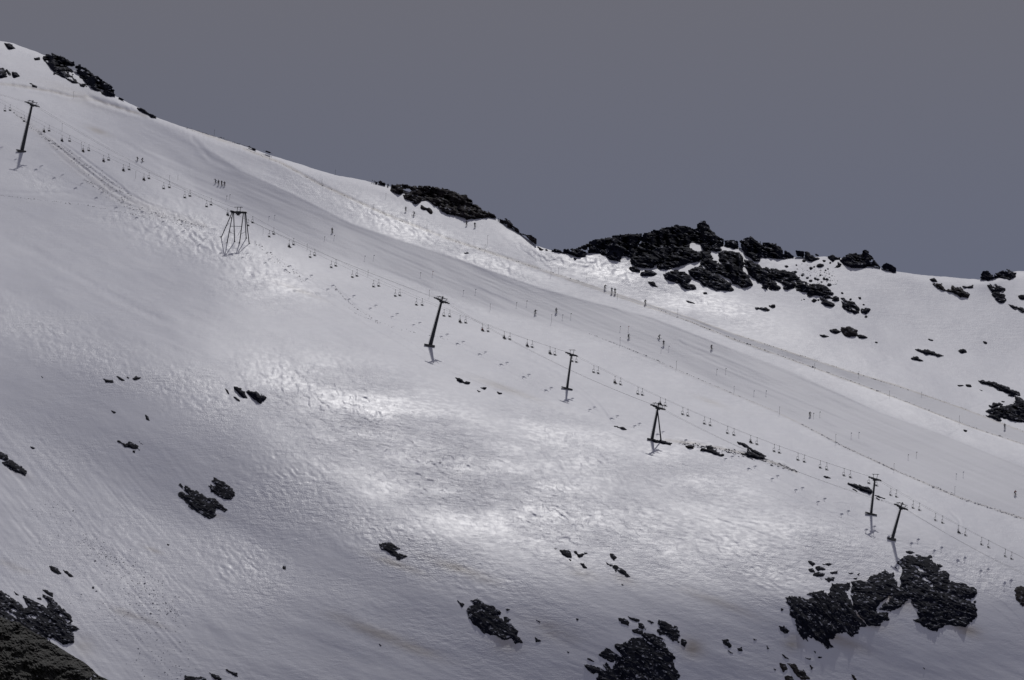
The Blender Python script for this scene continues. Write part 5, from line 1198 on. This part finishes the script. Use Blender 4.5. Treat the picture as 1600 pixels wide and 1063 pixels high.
# rope line fence above the main piste: thin rope strung low between stakes
# ------------------------------------------------------------------ loose snow and gravel too fine to count
def scatter(name, line, width, n, size, label, mat, seed, spread=None):
    r = random.Random(seed); V = []; Fc = []
    pu, pv = pline(line); seg = np.concatenate([[0], np.cumsum(np.hypot(np.diff(pu), np.diff(pv)))])
    t = np.array([r.random() for _ in range(n)]) * seg[-1]; u = np.interp(t, seg, pu); v = np.interp(t, seg, pv)
    wd = np.interp(t / seg[-1], np.linspace(0, 1, len(width)), width)
    off = np.array([r.gauss(0, 1) for _ in range(n)]) * wd
    i = np.clip(np.searchsorted(seg, t) - 1, 0, len(pu) - 2); dx = np.diff(pu)[i]; dy = np.diff(pv)[i]; L = np.hypot(dx, dy)
    u = u - dy / L * off; v = v + dx / L * off
    C = pos(u, v, depth(u, v) - .05)
    for k in range(n):
        s = size * math.exp(r.gauss(0, .45)); c = C[k]; b = len(V)
        ax = s * r.uniform(.8, 1.7); az = s * r.uniform(.5, .9); ay = s * r.uniform(.6, 1.1); ph = r.uniform(0, 1.5)
        for q in range(5):
            a = ph + q * 2 * math.pi / 5; rr = r.uniform(.75, 1.2); V.append((c[0] + ax * rr * math.cos(a), c[1] + ay * rr * math.sin(a), c[2] - .3 * s))
        V.append((c[0] + r.uniform(-.2, .2) * s, c[1], c[2] + az)); V.append((c[0], c[1], c[2] - az))
        for q in range(5):
            Fc.append((b + q, b + (q + 1) % 5, b + 5)); Fc.append((b + (q + 1) % 5, b + q, b + 6))
    o = link_mesh(name, V, np.array(Fc), mat); tag(o, label, 'debris', kind='stuff')
GRAV = flat_mat('wet_gravel', (.26, .26, .28), .8); CHNK = flat_mat('dirty_snow_lumps', (.55, .55, .58), .8)
scatter('snow_rubble', [(60, 205), (85, 225), (105, 240), (125, 258), (150, 278), (175, 295), (200, 315)], [1, 3, 4, 5, 6, 5, 3], 195, 0.17, 'dark rubble churned up in a long strip beside the tallest pylon', CHNK, 1)
scatter('snow_rubble', [(20, 175), (45, 195), (70, 215), (100, 235)], [.6, 1, 1, .7], 116, 0.18, 'dark stones lining the ploughed rut behind the tallest pylon', GRAV, 2)
scatter('snow_rubble', [(100, 235), (125, 253), (150, 271), (180, 290), (205, 310)], [2.0, 3, 4, 3.5, 2], 170, 0.14, 'dark stones lying in the churned strip right of the tallest pylon', GRAV, 3)
scatter('snow_rubble', [(130, 280), (165, 300), (190, 317), (225, 330), (260, 340), (300, 350), (325, 355)], [1, 2.5, 3, 3, 2, 1.5, 1], 318, 0.13, 'stones trailing along the lower churned strip toward the portal pylon', GRAV, 4)
scatter('snow_rubble', [(0, 305), (60, 313), (130, 320), (200, 334), (260, 346), (300, 355)], [.5, .6, .8, .8, .8, .5], 158, 0.13, 'stones dotting the edge of the level terrace at the left', GRAV, 5)
scatter('snow_rubble', [(398, 378), (415, 392), (430, 405), (445, 415), (460, 425), (475, 440)], [1, 2, 3, 3.5, 3, 2], 116, 0.14, 'scattered stones on the bank right of the portal pylon', GRAV, 6)
scatter('snow_rubble', [(522, 448), (535, 462), (550, 477), (565, 487), (590, 503)], [.8, .8, .9, .8, .6], 116, 0.11, 'stones lining the track in the middle of the upper slope', GRAV, 7)
scatter('snow_rubble', [(535, 475), (560, 492), (590, 504), (640, 518), (700, 530)], [.5, .7, .7, .7, .7], 73, 0.11, 'stones lining the lower branch of the middle track', GRAV, 8)
scatter('snow_rubble', [(1065, 693), (1110, 700), (1150, 708), (1200, 722), (1245, 737)], [1.2, 1.6, 1.8, 2, 1], 412, 0.20, 'earthy rubble along the cut track beside the strutted pylon', GRAV, 9)
scatter('snow_rubble', [(70, 780), (110, 850), (160, 900), (210, 950), (250, 1010), (270, 1063)], [18, 26, 30, 30, 26, 22], 525, 0.09, 'fine stones strewn over the steep debris slope at the lower left', GRAV, 10)
scatter('snow_rubble', [(130, 840), (180, 880), (240, 930), (280, 965)], [6, 10, 12, 8], 300, 0.11, 'denser streak of stones in the middle of the debris slope', GRAV, 11)
scatter('snow_rubble', [(1250, 662), (1262, 668), (1325, 701), (1412, 741), (1500, 778), (1600, 811)], [.3, .4, .5, .8, .9, .9], 360, 0.13, 'dirty lumps along the lower bank of the main piste at the right', CHNK, 12)
scatter('snow_rubble', [(920, 521), (1015, 558), (1100, 596), (1215, 644)], [.3, .3, .3, .3], 200, 0.09, 'thin line of dirt along the lower edge of the main piste', GRAV, 13)
scatter('snow_rubble', [(1020, 480), (1150, 531), (1285, 579), (1412, 626), (1512, 665), (1600, 694)], [.3, .4, .4, .5, .5, .5], 325, 0.12, 'dirt lumps along the lower edge of the narrow lane', GRAV, 14)
scatter('snow_rubble', [(1150, 523), (1325, 579), (1500, 636), (1600, 674)], [.2, .2, .25, .3], 200, 0.09, 'dirt lumps along the upper edge of the narrow lane', GRAV, 15)
scatter('snow_rubble', [(380, 232), (440, 256), (500, 288), (600, 335), (700, 374), (840, 419), (930, 447)], [.4, .4, .4, .4, .4, .4, .4], 250, 0.10, 'dotted line of dirt under the rope line above the main piste', GRAV, 16)
scatter('snow_rubble', [(290, 199), (320, 209), (350, 218), (390, 230)], [.8, .8, .8, .6], 200, 0.12, 'stony grit along the skyline ridge at the upper left', GRAV, 17)
scatter('snow_rubble', [(1245, 420), (1265, 425), (1290, 430), (1310, 440)], [4, 6, 6, 5], 112, 0.14, 'scattered stones around the far boulder band', GRAV, 18)
# ------------------------------------------------------------------ camera, sky, sun
cam = bpy.data.cameras.new('camera'); co = bpy.data.objects.new('camera', cam); COL.objects.link(co)
cam.sensor_width = 36; cam.lens = 36 * F / 1600.; cam.clip_start = 1; cam.clip_end = 40000
co.location = (0, 0, 0); co.rotation_euler = (math.pi / 2 + GAM, 0, 0)
scene.camera = co
SUN_EL, SUN_AZ = math.radians(48), math.radians(7)      # azimuth measured to the right of the view direction
sd = Vector((math.sin(SUN_AZ) * math.cos(SUN_EL), math.cos(SUN_AZ) * math.cos(SUN_EL), math.sin(SUN_EL)))
sl = bpy.data.lights.new('sun', 'SUN'); so = bpy.data.objects.new('sun', sl); COL.objects.link(so)
sl.energy = 2.25; sl.angle = math.radians(.55); sl.color = (1, .98, .96)
so.rotation_euler = sd.to_track_quat('Z', 'Y').to_euler(); so.location = (200, 1800, 900)
w = bpy.data.worlds.new('World'); scene.world = w; w.use_nodes = True
nt = w.node_tree; bg = nt.nodes['Background']
sky = nt.nodes.new('ShaderNodeTexSky'); sky.sky_type = 'NISHITA'; sky.sun_disc = False
sky.sun_elevation = SUN_EL; sky.sun_rotation = SUN_AZ; sky.altitude = 2600; sky.dust_density = .6
# thin even cloud veil over the blue: most of the sky colour is the veil's grey
tc = nt.nodes.new('ShaderNodeTexCoord')
vn = nt.nodes.new('ShaderNodeTexNoise'); vn.inputs['Scale'].default_value = 3.0; nt.links.new(tc.outputs['Generated'], vn.inputs['Vector'])
sep = nt.nodes.new('ShaderNodeSeparateXYZ'); nt.links.new(tc.outputs['Generated'], sep.inputs[0])
rz = nt.nodes.new('ShaderNodeMapRange'); nt.links.new(sep.outputs['Z'], rz.inputs[0]); rz.inputs[1].default_value = .145; rz.inputs[2].default_value = .192
veil = nt.nodes.new('ShaderNodeMix'); veil.data_type = 'RGBA'; nt.links.new(rz.outputs[0], veil.inputs[0])
veil.inputs[6].default_value = (1.53, 1.66, 2.30, 1); veil.inputs[7].default_value = (1.74, 1.73, 2.06, 1)
mx = nt.nodes.new('ShaderNodeMix'); mx.data_type = 'RGBA'; mx.inputs[0].default_value = .985
nt.links.new(sky.outputs[0], mx.inputs[6]); nt.links.new(veil.outputs[2], mx.inputs[7])
nt.links.new(mx.outputs[2], bg.inputs[0]); bg.inputs[1].default_value = .15
scene.view_settings.view_transform = 'Standard'; scene.view_settings.look = 'None'
scene.view_settings.exposure = -0.85; scene.view_settings.gamma = 1
scene.cycles.max_bounces = 4; scene.cycles.diffuse_bounces = 2
